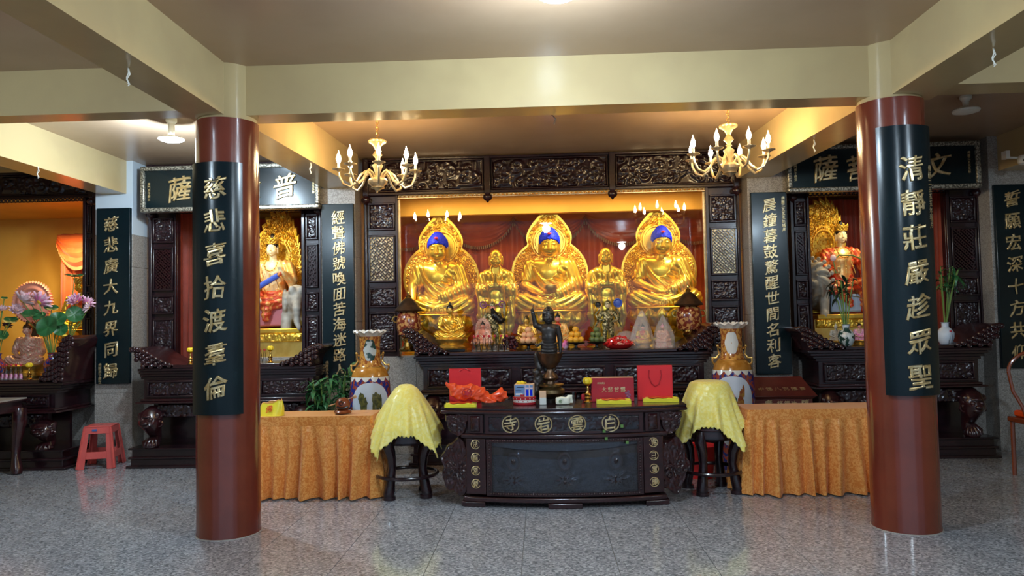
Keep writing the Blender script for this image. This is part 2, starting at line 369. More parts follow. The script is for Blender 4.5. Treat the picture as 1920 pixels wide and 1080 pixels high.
# ------------------------------------------------------------------ floor, ceiling, beams, columns
ZC, ZB = 3.49, 3.10
fl = struct('floor', G().b2(-9, 9.5, -4, 11.2, -.12, -.012), 'granite_wall')
tw, tl = .5975, .5215
tile = mk(*[(lambda g: (g.v, g.f))(G().box((0, 0, -.008), (tw-.004, tl-.004, .016)))][0]); tile.materials.append(M['granite_floor'])
for i in range(-14, 15):
    for j in range(9):
        y = 6.09+(4-j)*tl-tl/2-.0
        if y > 8.7 or y < 3.9: continue
        o = bpy.data.objects.new('floor_tile', tile); C.objects.link(o); o.parent = fl; o.location = (-.155+(i+.5)*tw, y, 0)
ymin = 6.09-4*tl-tl
struct('floor_near', G().b2(-9, 9.5, -4, ymin+.0, -.016, 0), 'granite_floor', fl)['kind'] = 'structure'
struct('floor_far', G().b2(-9, 9.5, 6.09+5*tl-tl, 11.2, -.016, -.0005), 'granite_floor', fl)
struct('ceiling', G().b2(-9, 9.5, -4, 8.9, ZC, ZC+.15), 'ceiling_paint')
def slab(x0, x1, x2, x3, y0, y1, z0, z1):        # x0,x1 at y0; x2,x3 at y1
    g = G(); V = [(x0, y0, z0), (x1, y0, z0), (x3, y1, z0), (x2, y1, z0), (x0, y0, z1), (x1, y0, z1), (x3, y1, z1), (x2, y1, z1)]
    return g.add(V, [(0, 3, 2, 1), (4, 5, 6, 7), (0, 1, 5, 4), (1, 2, 6, 5), (2, 3, 7, 6), (3, 0, 4, 7)])
struct('trim_1', G().b2(-2.35, 2.55, 5.42, 5.66, 3.115, ZC+.01), 'plaster')
struct('trim_2', G().b2(-9, -2.4, 5.36, 5.56, 3.15, ZC+.01), 'plaster')
struct('trim_3', G().b2(2.6, 9.5, 5.30, 5.56, 3.15, ZC+.01), 'plaster')
struct('trim_4', slab(-2.60, -2.31, -2.60, -2.31, -4, 5.5, ZB, ZC+.01), 'plaster')
struct('trim_5', slab(2.53, 2.88, 2.53, 2.88, -4, 5.5, ZB, ZC+.01), 'plaster')
struct('trim_6', slab(-2.60, -2.25, -2.47, -2.09, 5.6, 8.45, ZB, ZC+.01), 'plaster')
struct('trim_7', slab(2.45, 2.85, 2.27, 2.62, 5.6, 8.45, ZB, ZC+.01), 'plaster')
struct('trim_8', slab(-5.12, -4.82, -5.12, -4.82, 5.5, 8.45, ZB, ZC+.01), 'plaster')
struct('trim_9', slab(5.13, 5.45, 5.13, 5.45, 5.5, 8.45, ZB, ZC+.01), 'plaster')
struct('trim_10', slab(-2.47, -2.09, -2.47, -2.09, 5.5, 5.7, ZB, ZC+.01), 'plaster') if False else None
struct('wall_left', G().b2(-9.2, -9, -4, 11.2, 0, ZC), 'plaster')
struct('wall_right', G().b2(9.5, 9.7, -4, 11.2, 0, ZC), 'plaster')
colx = (-2.37, 2.60); COLY = 5.53; CR = .228
for i, cx in enumerate(colx):
    t = thing('red_column', ['round red-brown lacquered column left of the altar table', 'round red-brown lacquered column right of the altar table'][i], 'column', (cx, COLY, 0), group='red lacquered columns')
    obj('shaft', G().lathe([(CR+.004, 0), (CR+.003, .02), (CR, .03), (CR, ZB-.02)], n=64), 'lacquer_red', t)
    obj('collar', G().lathe([(CR-.012, ZB-.02), (CR-.012, ZC)], n=64), 'plaster', t)
    obj('sealant_ring', G().lathe([(CR+.010, 0), (CR+.009, .004), (CR+.003, .006)], n=64), 'marble_pale', t)
    # couplet board, curved round the front of the column
    bz = (.90, 2.74) if i == 0 else (.965, 2.865); R = CR+.035; A = .80
    b = thing('couplet_board', ['curved dark board with seven gold characters on the left red column', 'curved dark board with seven gold characters on the right red column'][i], 'signboard', (cx, COLY, 0), group='curved couplet boards on the red columns')
    def arc(r0, r1, z0, z1, a0, a1, n=28):
        g = G(); V = []; F = []
        for k in range(n+1):
            a = a0+(a1-a0)*k/n
            for r in (r0, r1):
                for z in (z0, z1): V.append((r*sin(a), -r*cos(a), z))
        for k in range(n):
            p = 4*k; q = p+4
            F += [(p+2, q+2, q+3, p+3), (p, p+1, q+1, q), (p, q, q+2, p+2), (p+1, p+3, q+3, q+1)]
        F += [(0, 2, 3, 1), (4*n, 4*n+1, 4*n+3, 4*n+2)]
        return g.add(V, F)
    obj('panel', arc(CR+.012, R, bz[0], bz[1], -A, A), 'board_black', b)
    txt = '慈悲喜拾渡羣倫' if i == 0 else '清靜莊嚴趁眾聖'
    n = 7; sz = .175; z0 = (2.74-.195 if i == 0 else 2.865-.31); dz = (.241 if i == 0 else .243)
    for k, ch in enumerate(txt):
        me = glyph(ch, sz*1.05 if i else sz, 1.0, .022).copy(); nv = len(me.vertices); co = np.zeros(nv*3, np.float32); me.vertices.foreach_get('co', co); co = co.reshape(-1, 3)
        a = (co[:, 0]+(.012 if i == 0 else .022))/R; r = R-co[:, 1]; co = np.stack([r*np.sin(a), -r*np.cos(a), co[:, 2]], 1); me.vertices.foreach_set('co', co.astype(np.float32).ravel())
        obj('character', me, 'gold_letter', b, (0, 0, z0-dz*k))
    if i == 1:
        for k, ch in enumerate('佛曆二五五五年福月'):
            a = .68; obj('character', glyph(ch, .05, .5, .012), 'gold_letter', b, ((R+.001)*sin(a), -(R+.001)*cos(a), 2.56-.05*k), (0, 0, a))
# the wall line: granite pillars, dado and the rooms behind it
YP, YS = 8.43, 8.68
def pil(n, u0, u1, side, v=600, seams=(.62, 1.28, 1.95, 2.62), top='granite_wall', split=None):
    x0, x1 = X_(u0, v, YP), X_(u1, v, YP)
    root = None; zs = [0]+list(seams)+[ZC]
    for k in range(len(zs)-1):
        m = top if (split and zs[k+1] > split) else 'granite_wall'
        g = G().b2(x0, x1, YP, 8.95, zs[k]+(.003 if k else 0), zs[k+1])
        if root is None: root = struct('trim_%d' % n, G().b2(x0+.006, x1-.006, YP+.006, 8.94, 0, ZC), 'granite_wall')
        p = obj('granite_slab' if m == 'granite_wall' else 'painted_panel', g, m, root, bevel=.003)
    return x0, x1
PL1 = pil(11, 178, 248, 1, split=2.7, seams=(.78, 1.70, 2.24, 2.62), top='white_paint')
PL2 = pil(12, 604, 668, 1, seams=(.80, 1.55, 2.3))
PR2 = pil(13, 1409, 1483, -1, seams=(.80, 1.55, 2.3))
PR1 = pil(14, 1866, 1965, -1, seams=(.80, 1.55, 2.3))
# dado panels under the screens, in slabs
def dado(n, xa, xb, z1):
    root = struct('trim_%d' % n, G().b2(xa, xb, YS+.006, 8.9, 0, z1), 'granite_wall'); k = max(1, round((xb-xa)/.62))
    for i in range(k):
        for (a, b) in ((0, .62), (.62, z1)):
            obj('granite_slab', G().b2(xa+(xb-xa)*i/k+.002, xa+(xb-xa)*(i+1)/k-.002, YS, YS+.02, a+.002, b-.002), 'granite_wall', root)
    return root
dado(15, -9, PL1[0], 1.12); dado(16, PL1[1], PL2[0], 1.15); dado(17, PL2[1], PR2[0], 1.14); dado(18, PR2[1], PR1[0], 1.18); dado(19, PR1[1], 9.5, 1.18)
# interior rooms
YB = 10.35
struct('wall_back', G().b2(-9, 9.5, YB, YB+.15, 0, 3.6), 'yellow_wall')
struct('ceiling_shrine', G().b2(-9, 9.5, 8.9, YB, 3.12, 3.3), 'yellow_wall')
for i, (a, b) in enumerate((PL1, PL2, PR2, PR1)):
    struct('wall_partition', G().b2(a+.02, b-.02, 8.95, YB, 0, 3.2), 'yellow_wall')
struct('wall_platform', G().b2(-9, 9.5, 8.9, YB, 0, 1.10), 'rosewood')
struct('trim_20', G().b2(PL2[1], PR2[0], 9.3, 9.42, 2.88, 3.13), 'yellow_wall')
# ------------------------------------------------------------------ carved screens
def z_of(u, v, Y): return at(u, v, Y=Y).z
def lattice(w, h, s=.028, t=.009):
    g = G(); n = int(max(w, h)/s)+4; L = s*1.5
    for i in range(-n, n):
        for j in range(-n, n):
            x, z = (i+j)*s*.70, (i-j)*s*.70
            if abs(x) > w/2-.01 or abs(z) > h/2-.012: continue
            d = 1 if (i+2*j) % 4 < 2 else -1; dx, dz = L/2*.7, L/2*.7*d; nx, nz = -dz/hypot(dx, dz)*t/2, dx/hypot(dx, dz)*t/2
            P = [(x-dx+nx, z-dz+nz), (x-dx-nx, z-dz-nz), (x+dx-nx, z+dz-nz), (x+dx+nx, z+dz+nz)]
            P = [(max(-w/2, min(w/2, a)), max(-h/2, min(h/2, b))) for a, b in P]
            g.poly(P, -.008, .004)
    return g
def framed(parent, kind, x, y, z, w, h, seed, m='rosewood', name='carved_panel', depth=.022, r=.045, fr=.022):
    g = G(); f = fr
    g.b2(-w/2, w/2, -.02, .012, h/2-f, h/2).b2(-w/2, w/2, -.02, .012, -h/2, -h/2+f).b2(-w/2, -w/2+f, -.02, .012, -h/2+f, h/2-f).b2(w/2-f, w/2, -.02, .012, -h/2+f, h/2-f)
    fo = obj('panel_frame', g, m, parent, (x, y, z), bevel=.005)
    if kind == 'relief': obj(name, relief(w-2*f, h-2*f, depth, seed, res=.008 if w < .6 else .011, r=r, base=-.004), m, fo, (0, 0, 0))
    else: obj('lattice', lattice(w-2*f, h-2*f), 'rosewood_red', fo)
    return fo
def knob(parent, x, y, z, s=1):
    return obj('pendant_knob', G().lathe([(.02*s, .06*s), (.035*s, .05*s), (.03*s, .035*s), (.05*s, .02*s), (.058*s, 0), (.05*s, -.025*s), (.03*s, -.04*s), (.02*s, -.045*s), (.01*s, -.06*s), (.002, -.065*s)], n=20), 'rosewood_red', parent, (x, y, z))
def screen(label, xa, xb, xc, xd, z0, zop, zl, zt, nl, seed, name='carved_screen', lat=True, light=True):
    cx = (xa+xd)/2; Y = YS-.02
    t = thing(name, label, 'screen', (cx, Y, z0), group='carved rosewood screens framing the shrines')
    L = lambda x: x-cx
    H = zop-z0
    for k, (p, q) in enumerate(((xa, xb), (xc, xd))):
        if q <= p: continue
        w = q-p; po = obj('post', G().b2(L(p), L(q), .02, .10, 0, zl-z0).b2(L(p), L(p)+.04, -.02, .02, 0, zl-z0).b2(L(q)-.03, L(q), -.02, .02, 0, zl-z0), 'rosewood', t, bevel=.006)
        xm, pw = L((p+q)/2)+.005, w-.09
        for (a, b, kd) in ((.80, .975, 'relief'), (.47, .77, 'lattice'), (.31, .44, 'relief'), (.03, .28, 'relief')):
            if kd == 'lattice' and lat: obj('gap_light_board', G().b2(xm-pw/2+.02, xm+pw/2-.02, .012, .0198, a*H+.02, b*H-.02), 'brass_pale' if light else 'rosewood_red', t)  # pale brass colour stands in for light passing through the lattice gaps
            framed(t, kd if lat else 'relief', xm, .0, (a+b)/2*H, pw, (b-a)*H, seed+k*9+int(a*10), r=.035)
    g = G().b2(L(xa), L(xd), .03, .12, zl-z0, zt-z0); g.b2(L(xa), L(xd), -.03, .03, zl-z0, zl-z0+.035).b2(L(xa), L(xd), -.03, .03, zt-z0-.03, zt-z0)
    obj('lintel', g, 'rosewood', t, bevel=.006)
    xs = [L(xa)+.02]+[L(xb)+.0 + 0 for _ in ()]
    edges = [L(xa)]+list(nl)+[L(xd)] if nl else [L(xa), L(xd)]
    for k in range(len(edges)-1):
        a, b = edges[k]+.045, edges[k+1]-.045
        framed(t, 'relief', (a+b)/2, .01, (zl+zt)/2-z0+.004, b-a, zt-zl-.07, seed+40+k, depth=.03, r=.085, fr=.018)
    for e in edges:
        e2 = min(max(e, edges[0]+.03), edges[-1]-.03)
        obj('lintel_divider', G().b2(e2-.035, e2+.035, -.05, .04, zl-z0-.01, zt-z0), 'rosewood', t, bevel=.006); knob(t, e2, -.02, zl-z0-.05)
    # pierced valance under the lintel
    fr = G(); n = int((xc-xb)/.05)
    for i in range(n):
        x = L(xb)+(i+.5)*(xc-xb)/n; fr.torus((x, 0, zl-z0-.02), .018, .006, 10, 5, 'y'); fr.ball((x+.025, 0, zl-z0-.012), (.012, .008, .012), 8, 5)
    fr.b2(L(xb), L(xc), -.01, .01, zop-z0, zop-z0+.008)
    obj('valance', fr, 'brass_pale' if light else 'rosewood', t)
    return t
# main screen
mz0 = 1.14
mx = [X_(u, 480, YS) for u in (684, 748, 1324, 1388)]
zt = 3.48; zl = z_of(1035, 359, YS-.02); zop = zl-.04
mc = (mx[0]+mx[3])/2
nl = [X_(914, 330, YS)-mc, X_(1147, 330, YS)-mc]
main_screen = screen('wide carved rosewood screen framing the three golden Buddhas', *mx, mz0, zop, zl, zt, nl, 11)
# glass over the main opening
gp = thing('glass_partition', 'large clear glass pane in front of the three golden Buddhas', 'glass', (mc, YS+.05, mz0+.02))
obj('glass_pane', G().b2(mx[1]-mc, mx[2]-mc, -.003, .003, 0.0, zop-mz0), 'glass_pane', gp)
obj('glass_trim', G().b2(mx[1]-mc, mx[1]-mc+.014, -.012, .012, 0, zop-mz0).b2(mx[2]-mc-.014, mx[2]-mc, -.012, .012, 0, zop-mz0), 'brass_pale', gp)
# side screens
def side_screen(label, us, z0, vtop, vlint, seed, nlu=(), lat=True):
    xs = [X_(u, 500, YS) if u is not None else None for u in us]; Y = YS-.02; um = (us[0]+us[3])/2
    zt = min(3.48, z_of(um, vtop, Y)); zl = z_of(um, vlint, Y)
    return screen(label, *xs, z0, zl-.04, zl, zt, [X_(u, 350, Y)-(xs[0]+xs[3])/2 for u in nlu], seed, lat=lat, light=False)
side_screen('carved rosewood screen framing the robed statue with the blue scroll', (281, 333, 567, 604), 1.15, 300, 392, 21)
side_screen('carved rosewood screen framing the red robed statue with the lion', (1483, 1519, 1775, 1838), 1.18, 262, 358, 31)
side_screen('carved rosewood screen around the yellow shrine at far left', (-260, -210, 158, 180), 1.12, 326, 376, 41)
# curtains
def curtain(name, label, u0, u1, Y, z0, z1, m, seed, swag=True, group='shrine curtains'):
    x0, x1 = X_(u0, 500, Y), X_(u1, 500, Y); cx = (x0+x1)/2; w = x1-x0
    t = thing(name, label, 'curtain', (cx, Y, z0), group=group); h = z1-z0; R = random.Random(seed); ph = [R.uniform(0, 6) for _ in range(4)]
    def f(u, v):
        x = (u-.5)*w; d = .028*sin(x*42+ph[0]+.6*sin(x*7+ph[1]))+.018*sin(x*17+ph[2]+v*1.2); return (x, d, v*h)
    obj('cloth', G().grid(f, max(60, int(w*60)), 8), m, t)
    if swag:
        n = max(1, round(w/.9))
        for k in range(n):
            a, b = -w/2+k*w/n, -w/2+(k+1)*w/n
            def s(u, v, a=a, b=b):
                sag = .34*(4*u*(1-u))**.8+.10; return (a+(b-a)*u, -.07-.03*sin(v*22+u*3)*v-.03*(4*u*(1-u)), h-.02-v*sag)
            obj('swag', G().grid(s, 24, 14), m, t)
            g = G()
            for j in range(34):
                u = (j+.5)/34; p = s(u, 1); g.box((p[0], p[1]-.01, p[2]-.015), (.018, .014, .045))
            obj('swag_fringe', g, 'curtain_trim', t)
    return t
curtain('shrine_curtain', 'wide orange pleated curtain hanging behind the three golden Buddhas', 700, 1370, 10.1, 1.12, 3.0, 'orange_curtain', 1)
curtain('shrine_curtain', 'dark orange curtain behind the statue holding the blue scroll', 300, 600, 9.95, 1.12, 2.98, 'red_curtain', 2, False)
curtain('shrine_curtain', 'dark red curtain behind the statue with the lion', 1500, 1850, 9.95, 1.12, 3.05, 'red_curtain', 3, False)
def side_curtain(label, x, m, seed):
    t = curtain('shrine_curtain', label, 0, 180, 9.95, 1.12, 3.05, m, seed, False); t.location = (x, 9.45, 1.12); t.rotation_euler = (0, 0, pi/2)
    for c in t.children: c.scale = (1.05/(X_(180, 500, 9.95)-X_(0, 500, 9.95)), 1, 1)
side_curtain('dark red side curtain behind the left post of the scroll statue shrine', PL1[1]+.06, 'red_curtain', 11)
side_curtain('dark red side curtain behind the right post of the scroll statue shrine', PL2[0]-.06, 'red_curtain', 12)
side_curtain('dark red side curtain behind the left post of the lion statue shrine', PR2[1]+.06, 'red_curtain', 13)
side_curtain('dark red side curtain behind the right post of the lion statue shrine', PR1[0]-.06, 'red_curtain', 14)
curtain('shrine_curtain', 'orange swagged curtain in the yellow shrine at far left', 113, 190, 9.6, 1.12, 2.80, 'orange_curtain', 4)

# ------------------------------------------------------------------ couplet boards and plaques on the wall
def board(label, u0, u1, v0, v1, chars, cu, cv0, cv1, size, small=None, um=None):
    Y = YP-.05; x0, x1 = X_(u0, (v0+v1)/2, Y), X_(u1, (v0+v1)/2, Y); cx = (x0+x1)/2; um = (u0+u1)/2; z1, z0 = z_of(um, v0, Y), z_of(um, v1, Y)
    t = thing('couplet_board', label, 'signboard', (cx, YP-.002, z0), group='flat couplet boards on granite pillars')
    obj('panel', G().b2(x0-cx, x1-cx, -.045, 0, 0, z1-z0), 'board_black', t, bevel=.006)
    za = z_of(um, cv0, Y)-z0; n = len(chars); dz = (z_of(um, cv0, Y)-z_of(um, cv1, Y))/(n-1)
    text(chars, t, 'gold_letter', X_(cu, (v0+v1)/2, Y)-cx, -.047, za, size, dz=dz)
    if small:
        s, su, sv0, sdz = small; text(s, t, 'gold_letter', X_(su, sv0, Y)-cx, -.047, z_of(um, sv0, Y)-z0, .042, dz=sdz, ext=.5, fat=.012)
    return t
board('flat dark couplet board on the white-topped pillar beside the pink stool', 180, 243, 390, 720, '慈悲廣大九界同歸', 208, 420, 695, .185, ('佛曆弟子敬立', 187, 684, .040))
board('flat dark couplet board on the granite pillar left of the three Buddhas', 604, 664, 382, 714, '經聲佛號喚囬苦海迷路人', 636, 408, 695, .165, ('佛曆弟子敬立', 613, 680, .040))
board('flat dark couplet board on the granite pillar above the donation box', 1413, 1480, 360, 702, '晨鐘暮鼓驚醒世間名利客', 1447, 384, 677, .165, ('佛曆二五五五年福月', 1468, 372, .044))
board('flat dark couplet board cut off by the right edge of the photo', 1872, 1960, 345, 690, '誓願宏深十方共仰', 1904, 372, 660, .185)
def plaque(label, u0, u1, v0, v1, um, chars, us, size, small):
    Y = YP-.12; x0, x1 = X_(u0, 350, Y), X_(u1, 350, Y); cx = (x0+x1)/2; uc = (u0+u1)/2; z1, z0 = z_of(uc, v0, Y), z_of(uc, v1, Y); h = z1-z0; w = x1-x0
    t = thing('name_plaque', label, 'signboard', (cx, YP-.002, z0), group='horizontal plaques over the side shrines')
    obj('panel', G().b2(-w/2+.03, w/2-.03, -.09, 0, .03, h-.03), 'board_black', t)
    f = .05; g = G().b2(-w/2, w/2, -.12, -.02, 0, f).b2(-w/2, w/2, -.12, -.02, h-f, h).b2(-w/2, -w/2+f, -.12, -.02, f, h-f).b2(w/2-f, w/2, -.12, -.02, f, h-f)
    obj('frame', g, 'scroll_trim', t, bevel=.012)
    for ch, u in zip(chars, us): text(ch, t, 'gold_letter', X_(u, 350, Y)-cx, -.092, h/2, size)
    for s, u, zt in small: text(s, t, 'gold_letter', X_(u, 350, Y)-cx, -.092, h*zt, .035, dz=.036, ext=.5, fat=.012)
plaque('dark framed plaque above the statue with the blue scroll', 262, 598, 308, 394, 430, '薩菩賢普', (335, 400, 466, 532), .30, (('佛曆二五五五年', 586, .76), ('廈門弟子敬立', 277, .62)))
plaque('dark framed plaque above the lion statue right of the donation box', 1478, 1842, 268, 356, 1660, '薩菩殊文', (1550, 1612, 1690, 1762), .30, (('佛曆二五五五年', 1822, .76), ('廈門弟子敬立', 1494, .62)))

# ------------------------------------------------------------------ altars
def scales(g, pts, R=.036):
    for x, z in pts: g.ball((x, -.004, z), (R, .020, R), 10, 6); g.torus((x, -.020, z), R*.55, R*.16, 12, 5, 'y'); g.ball((x, -.022, z), (R*.2, .008, R*.2), 6, 4)
LEG = None
def leg_mesh():
    global LEG
    if LEG: return LEG
    P = [(0, -.02, .50), (0, -.10, .44), (0, -.12, .36), (0, -.06, .26), (0, -.01, .17), (0, -.03, .10), (0, -.07, .06)]
    g = G().tube(P, [.09, .12, .125, .085, .065, .07, .05], 14)
    g.ball((0, -.09, .06), (.085, .085, .062), 16, 10)
    for i in range(5):
        a = radians(-150+30*i); g.tube([(.03*cos(a), -.06+.03*sin(a), .15), (.08*cos(a), -.09+.075*sin(a), .10), (.09*cos(a), -.09+.09*sin(a), .05)], [.022, .020, .008], 7)
    for sx in (-1, 1): g.ball((sx*.045, -.20, .40), (.03, .03, .03)); g.ball((sx*.085, -.15, .45), (.04, .03, .045)); g.torus((sx*.10, -.12, .34), .035, .014, 14, 6, 'y')
    g.ball((0, -.235, .36), (.04, .03, .026)); g.ball((0, -.20, .32), (.055, .05, .03)); g.ball((0, -.18, .44), (.06, .05, .03))
    for i in range(9):
        a = pi*i/8; g.ball((.11*cos(a), -.13, .37+.10*sin(a)), (.024, .03, .024), 8, 6)
    LEG = mesh_of(g, 50); return LEG
def altar(label, cx, w, Y, zt, wl=True, wr=True, depth=.54, wing=(.36, .30), seed=1, body=None, nlegs=2, group='carved rosewood altars along the back wall', sides=True):
    t = thing('altar_table', label, 'altar', (cx, Y, 0), group=group); h = w/2; bw = body or w/2-.14
    obj('plinth', G().b2(-bw-.12, bw+.12, -.02, depth, 0, .10).b2(-bw-.14, bw+.14, -.04, depth, .10, .125).b2(-bw-.16, bw+.16, -.05, depth, .0, .03).b2(-bw-.14, bw+.14, -.04, depth, .20, .22).b2(-bw-.11, bw+.11, -.01, depth, .12, .21), 'rosewood', t, bevel=.006)
    obj('back_board', G().b2(-bw+.02, bw-.02, .32, .36, .2, .60), 'rosewood', t)
    for i in range(nlegs):
        x = -bw+.1+(2*bw-.2)*i/(nlegs-1); obj('leg', leg_mesh(), 'rosewood_red', t, (x, .10, .20), scale=(1, 1, (zt-.62)/.60*1.0))
    za = .22+(zt-.62)*.62
    obj('apron', relief(2*bw-.30, .15, .035, seed, res=.012, r=.05), 'rosewood', t, (0, .05, za+.085)); obj('apron_back', G().b2(-bw+.1, bw-.1, .055, .12, za+.02, za+.17), 'rosewood', t)
    zb = za+.17; obj('ledge', G().b2(-bw-.06, bw+.06, -.04, depth, zb, zb+.022).b2(-bw-.02, bw+.02, -.01, depth, zb+.022, zb+.05), 'rosewood_red', t, bevel=.006)
    zc = zt-.155 if zt-.155 > zb+.2 else zb+.2
    obj('body', G().b2(-bw, bw, .03, depth, zb+.05, zc), 'rosewood', t)
    n = 3 if bw > 1.2 else 3; pw = 2*bw/n
    for k in range(n):
        framed(t, 'relief', -bw+pw*(k+.5), .01, (zb+.05+zc)/2, pw-.10, (zc-zb-.05)-.03, seed+k+3, r=.04, depth=.02)
    # stepped cornice under the top
    for k in range(4): obj('cornice_step', G().b2(-bw-.03-(h-bw)*.22*k, bw+.03+(h-bw)*.22*k, .02-.015*k, depth, zc+(zt-.035-zc)*k/4, zc+(zt-.035-zc)*(k+1)/4-.002), 'rosewood', t, bevel=.004)
    obj('top', G().b2(-h+.02, h-.02, -.03, depth+.02, zt-.035, zt), 'rosewood_red', t, bevel=.006)
    for s, on in ((-1, wl), (1, wr)):
        if not on: continue
        a, b = wing
        up = [(h-a*.95, zt), (h-a*.72, zt+b*.16), (h-a*.45, zt+b*.42), (h-a*.2, zt+b*.74), (h, zt+b*.94), (h+.06, zt+b), (h+.11, zt+b*.92)]
        lo = [(h+.10, zt+b*.80), (h+.05, zt+b*.66), (h+.01, zt+b*.35), (h-.01, zt+b*.1), (h-.02, zt-.035), (h-a*.95, zt-.035)]
        out = up+lo; out = [(s*x, z) for x, z in out]
        if s > 0: out = out[::-1]
        wo = obj('upturned_end', G().poly(out, -.03, depth+.02), 'rosewood_red', t, bevel=.005)
        g = G(); pts = []
        for i in range(6):
            q = up[i]; q2 = up[i+1]
            for f in (0, .5):
                x, z = q[0]+(q2[0]-q[0])*f, q[1]+(q2[1]-q[1])*f
                zz = z-.02
                zlow = zt-.02 if x < h-.02 else zt+b*(.7 if x > h+.03 else .3)
                while zz > zlow: pts.append((s*x, zz)); zz -= .055
        scales(g, pts, .030); obj('carved_scales', g, 'rosewood_red', wo, (0, -.03, 0))
    return t
AX = lambda u, v, Y=8.0: X_(u, v, Y)
mainA = (AX(775, 660), AX(1338, 655)); acx = sum(mainA)/2
altar('very wide carved rosewood altar before the three golden Buddhas', acx, mainA[1]-mainA[0], 8.02, 1.205, wing=(.42, .27), seed=5, body=(AX(1325, 720)-AX(795, 720))/2, nlegs=4)
a, b = AX(262, 700), AX(588, 690); altar('carved rosewood altar before the statue with the blue scroll', (a+b)/2, b-a, 8.02, 1.12, wing=(.40, .20), seed=15, body=(b-a)/2-.02)
a, b = AX(1515, 690), AX(1868, 690); altar('carved rosewood altar before the lion statue', (a+b)/2, b-a, 8.05, 1.19, wing=(.44, .22), seed=25, body=(b-a)/2-.14)
a, b = AX(-190, 690), AX(126, 690); altar('carved rosewood altar with lotus bouquets at far left', (a+b)/2, b-a, 7.98, .985, wing=(.30, .48), seed=35, body=(b-a)/2-.14, depth=.66)

# small red table cut by the left edge
Yt = 7.35; zt_ = z_of(20, 754, Yt); xr = X_(40, 760, Yt+.4)
t = thing('side_table', 'dark red carved table with a pale stone top cut off at the left edge', 'table', (xr-.55, Yt, 0))
obj('tabletop', G().b2(-.55, .55, -.02, .52, zt_-.03, zt_-.012), 'rosewood_red', t, bevel=.004); obj('stone_inlay', G().b2(-.54, .54, -.012, .50, zt_-.012, zt_), 'marble_pale', t)
obj('frieze', G().b2(-.50, .50, .0, .48, zt_-.14, zt_-.03), 'rosewood_red', t); obj('apron', relief(1.0, .16, .03, 61, r=.05), 'rosewood_red', t, (0, .0, zt_-.19))
for sx in (-1, 1):
    for yy in (0, .46): obj('leg', G().tube([(sx*.49, yy, zt_-.12), (sx*.51, yy-.03, zt_-.25), (sx*.46, yy, .35), (sx*.45, yy, .18), (sx*.49, yy-.04, .06), (sx*.50, yy-.05, 0)], [.07, .075, .05, .042, .06, .05], 10), 'rosewood_red', t)

# ------------------------------------------------------------------ bowed offering table in front
ocx = X_(1057, 850, 6.35); OY = 6.12; BOW = .16
ot = thing('offering_table', 'bow-fronted rosewood table with four gold round emblems and a glazed front', 'table', (ocx, OY, 0))
def bend(o, k=BOW):
    me = o.data; n = len(me.vertices); co = np.zeros(n*3, np.float32); me.vertices.foreach_get('co', co); co = co.reshape(-1, 3)
    x = co[:, 0]+o.location.x+(o.parent.location.x if o.parent and o.parent != ot else 0); co[:, 1] += k*np.minimum(x*x, 1.1); me.vertices.foreach_set('co', co.ravel()); me.update()
def seg(x0, x1, y0, y1, z0, z1, n=24, g=None):
    g = g or G()
    V = []; F = []
    for i in range(n+1):
        x = x0+(x1-x0)*i/n; V += [(x, y0, z0), (x, y1, z0), (x, y1, z1), (x, y0, z1)]
    for i in range(n):
        p = 4*i
        for a, b in ((0, 1), (1, 2), (2, 3), (3, 0)): F.append((p+b, p+a, p+4+a, p+4+b))
    F += [(0, 1, 2, 3), (4*n+3, 4*n+2, 4*n+1, 4*n)]
    return g.add(V, F)
ow = 1.03; zt_ = .815
o = obj('tabletop', seg(-ow, ow, -.02, .62, zt_-.02, zt_), 'rosewood', ot, bevel=.004); bend(o)
o = obj('top_moulding', seg(-ow-.005, ow+.005, -.03, .60, zt_-.05, zt_-.02), 'rosewood_red', ot, bevel=.012); bend(o)
o = obj('frieze_body', seg(-.82, .82, .02, .55, .60, zt_-.05), 'rosewood', ot); bend(o)
o = obj('middle_moulding', seg(-.86, .86, -.015, .55, .565, .60), 'rosewood_red', ot, bevel=.010); bend(o)
o = obj('lower_body', seg(-.80, .80, .03, .5, .10, .565), 'rosewood', ot); bend(o)
o = obj('base_moulding', seg(-.84, .84, -.02, .52, .045, .085), 'rosewood_red', ot, bevel=.01); bend(o)
for x0, x1 in ((-.86, -.66), (-.14, .14), (.66, .86)): o = obj('foot', seg(x0, x1, -.02, .5, 0, .045, 6), 'rosewood_red', ot, bevel=.008); bend(o)
# frieze
def ring(name, R, x, z, ch, size, parent=ot, w=.006, y=-.002):
    o = obj(name, G().torus((0, 0, 0), R, w, 40, 6, 'y'), 'gold_letter', parent, (x, y+BOW*x*x, z))
    obj('character', glyph(ch, size, .5, .014), 'gold_letter', o, (0, .002, 0)); return o
o = obj('frieze_relief', relief(1.30, .13, .012, 71, res=.011, r=.035), 'rosewood', ot, (0, .018, .685)); bend(o)
o = obj('frieze_glass', seg(-.62, .62, -.0, .002, .625, .745), 'glass_dusty', ot); bend(o)
g = G()
for (x0, x1, z0, z1) in ((-.65, .65, .745, .765), (-.65, .65, .605, .625), (-.65, -.62, .605, .765), (.62, .65, .605, .765)): seg(x0, x1, -.012, .02, z0, z1, 20, g)
o = obj('frieze_frame', g, 'rosewood_red', ot, bevel=.004); bend(o)
for u, ch in ((957, '寺'), (1019, '岩'), (1082, '雲'), (1145, '白')): ring('gold_emblem', .068, X_(u, 790, OY)-ocx, .686, ch, .115, y=-.008)
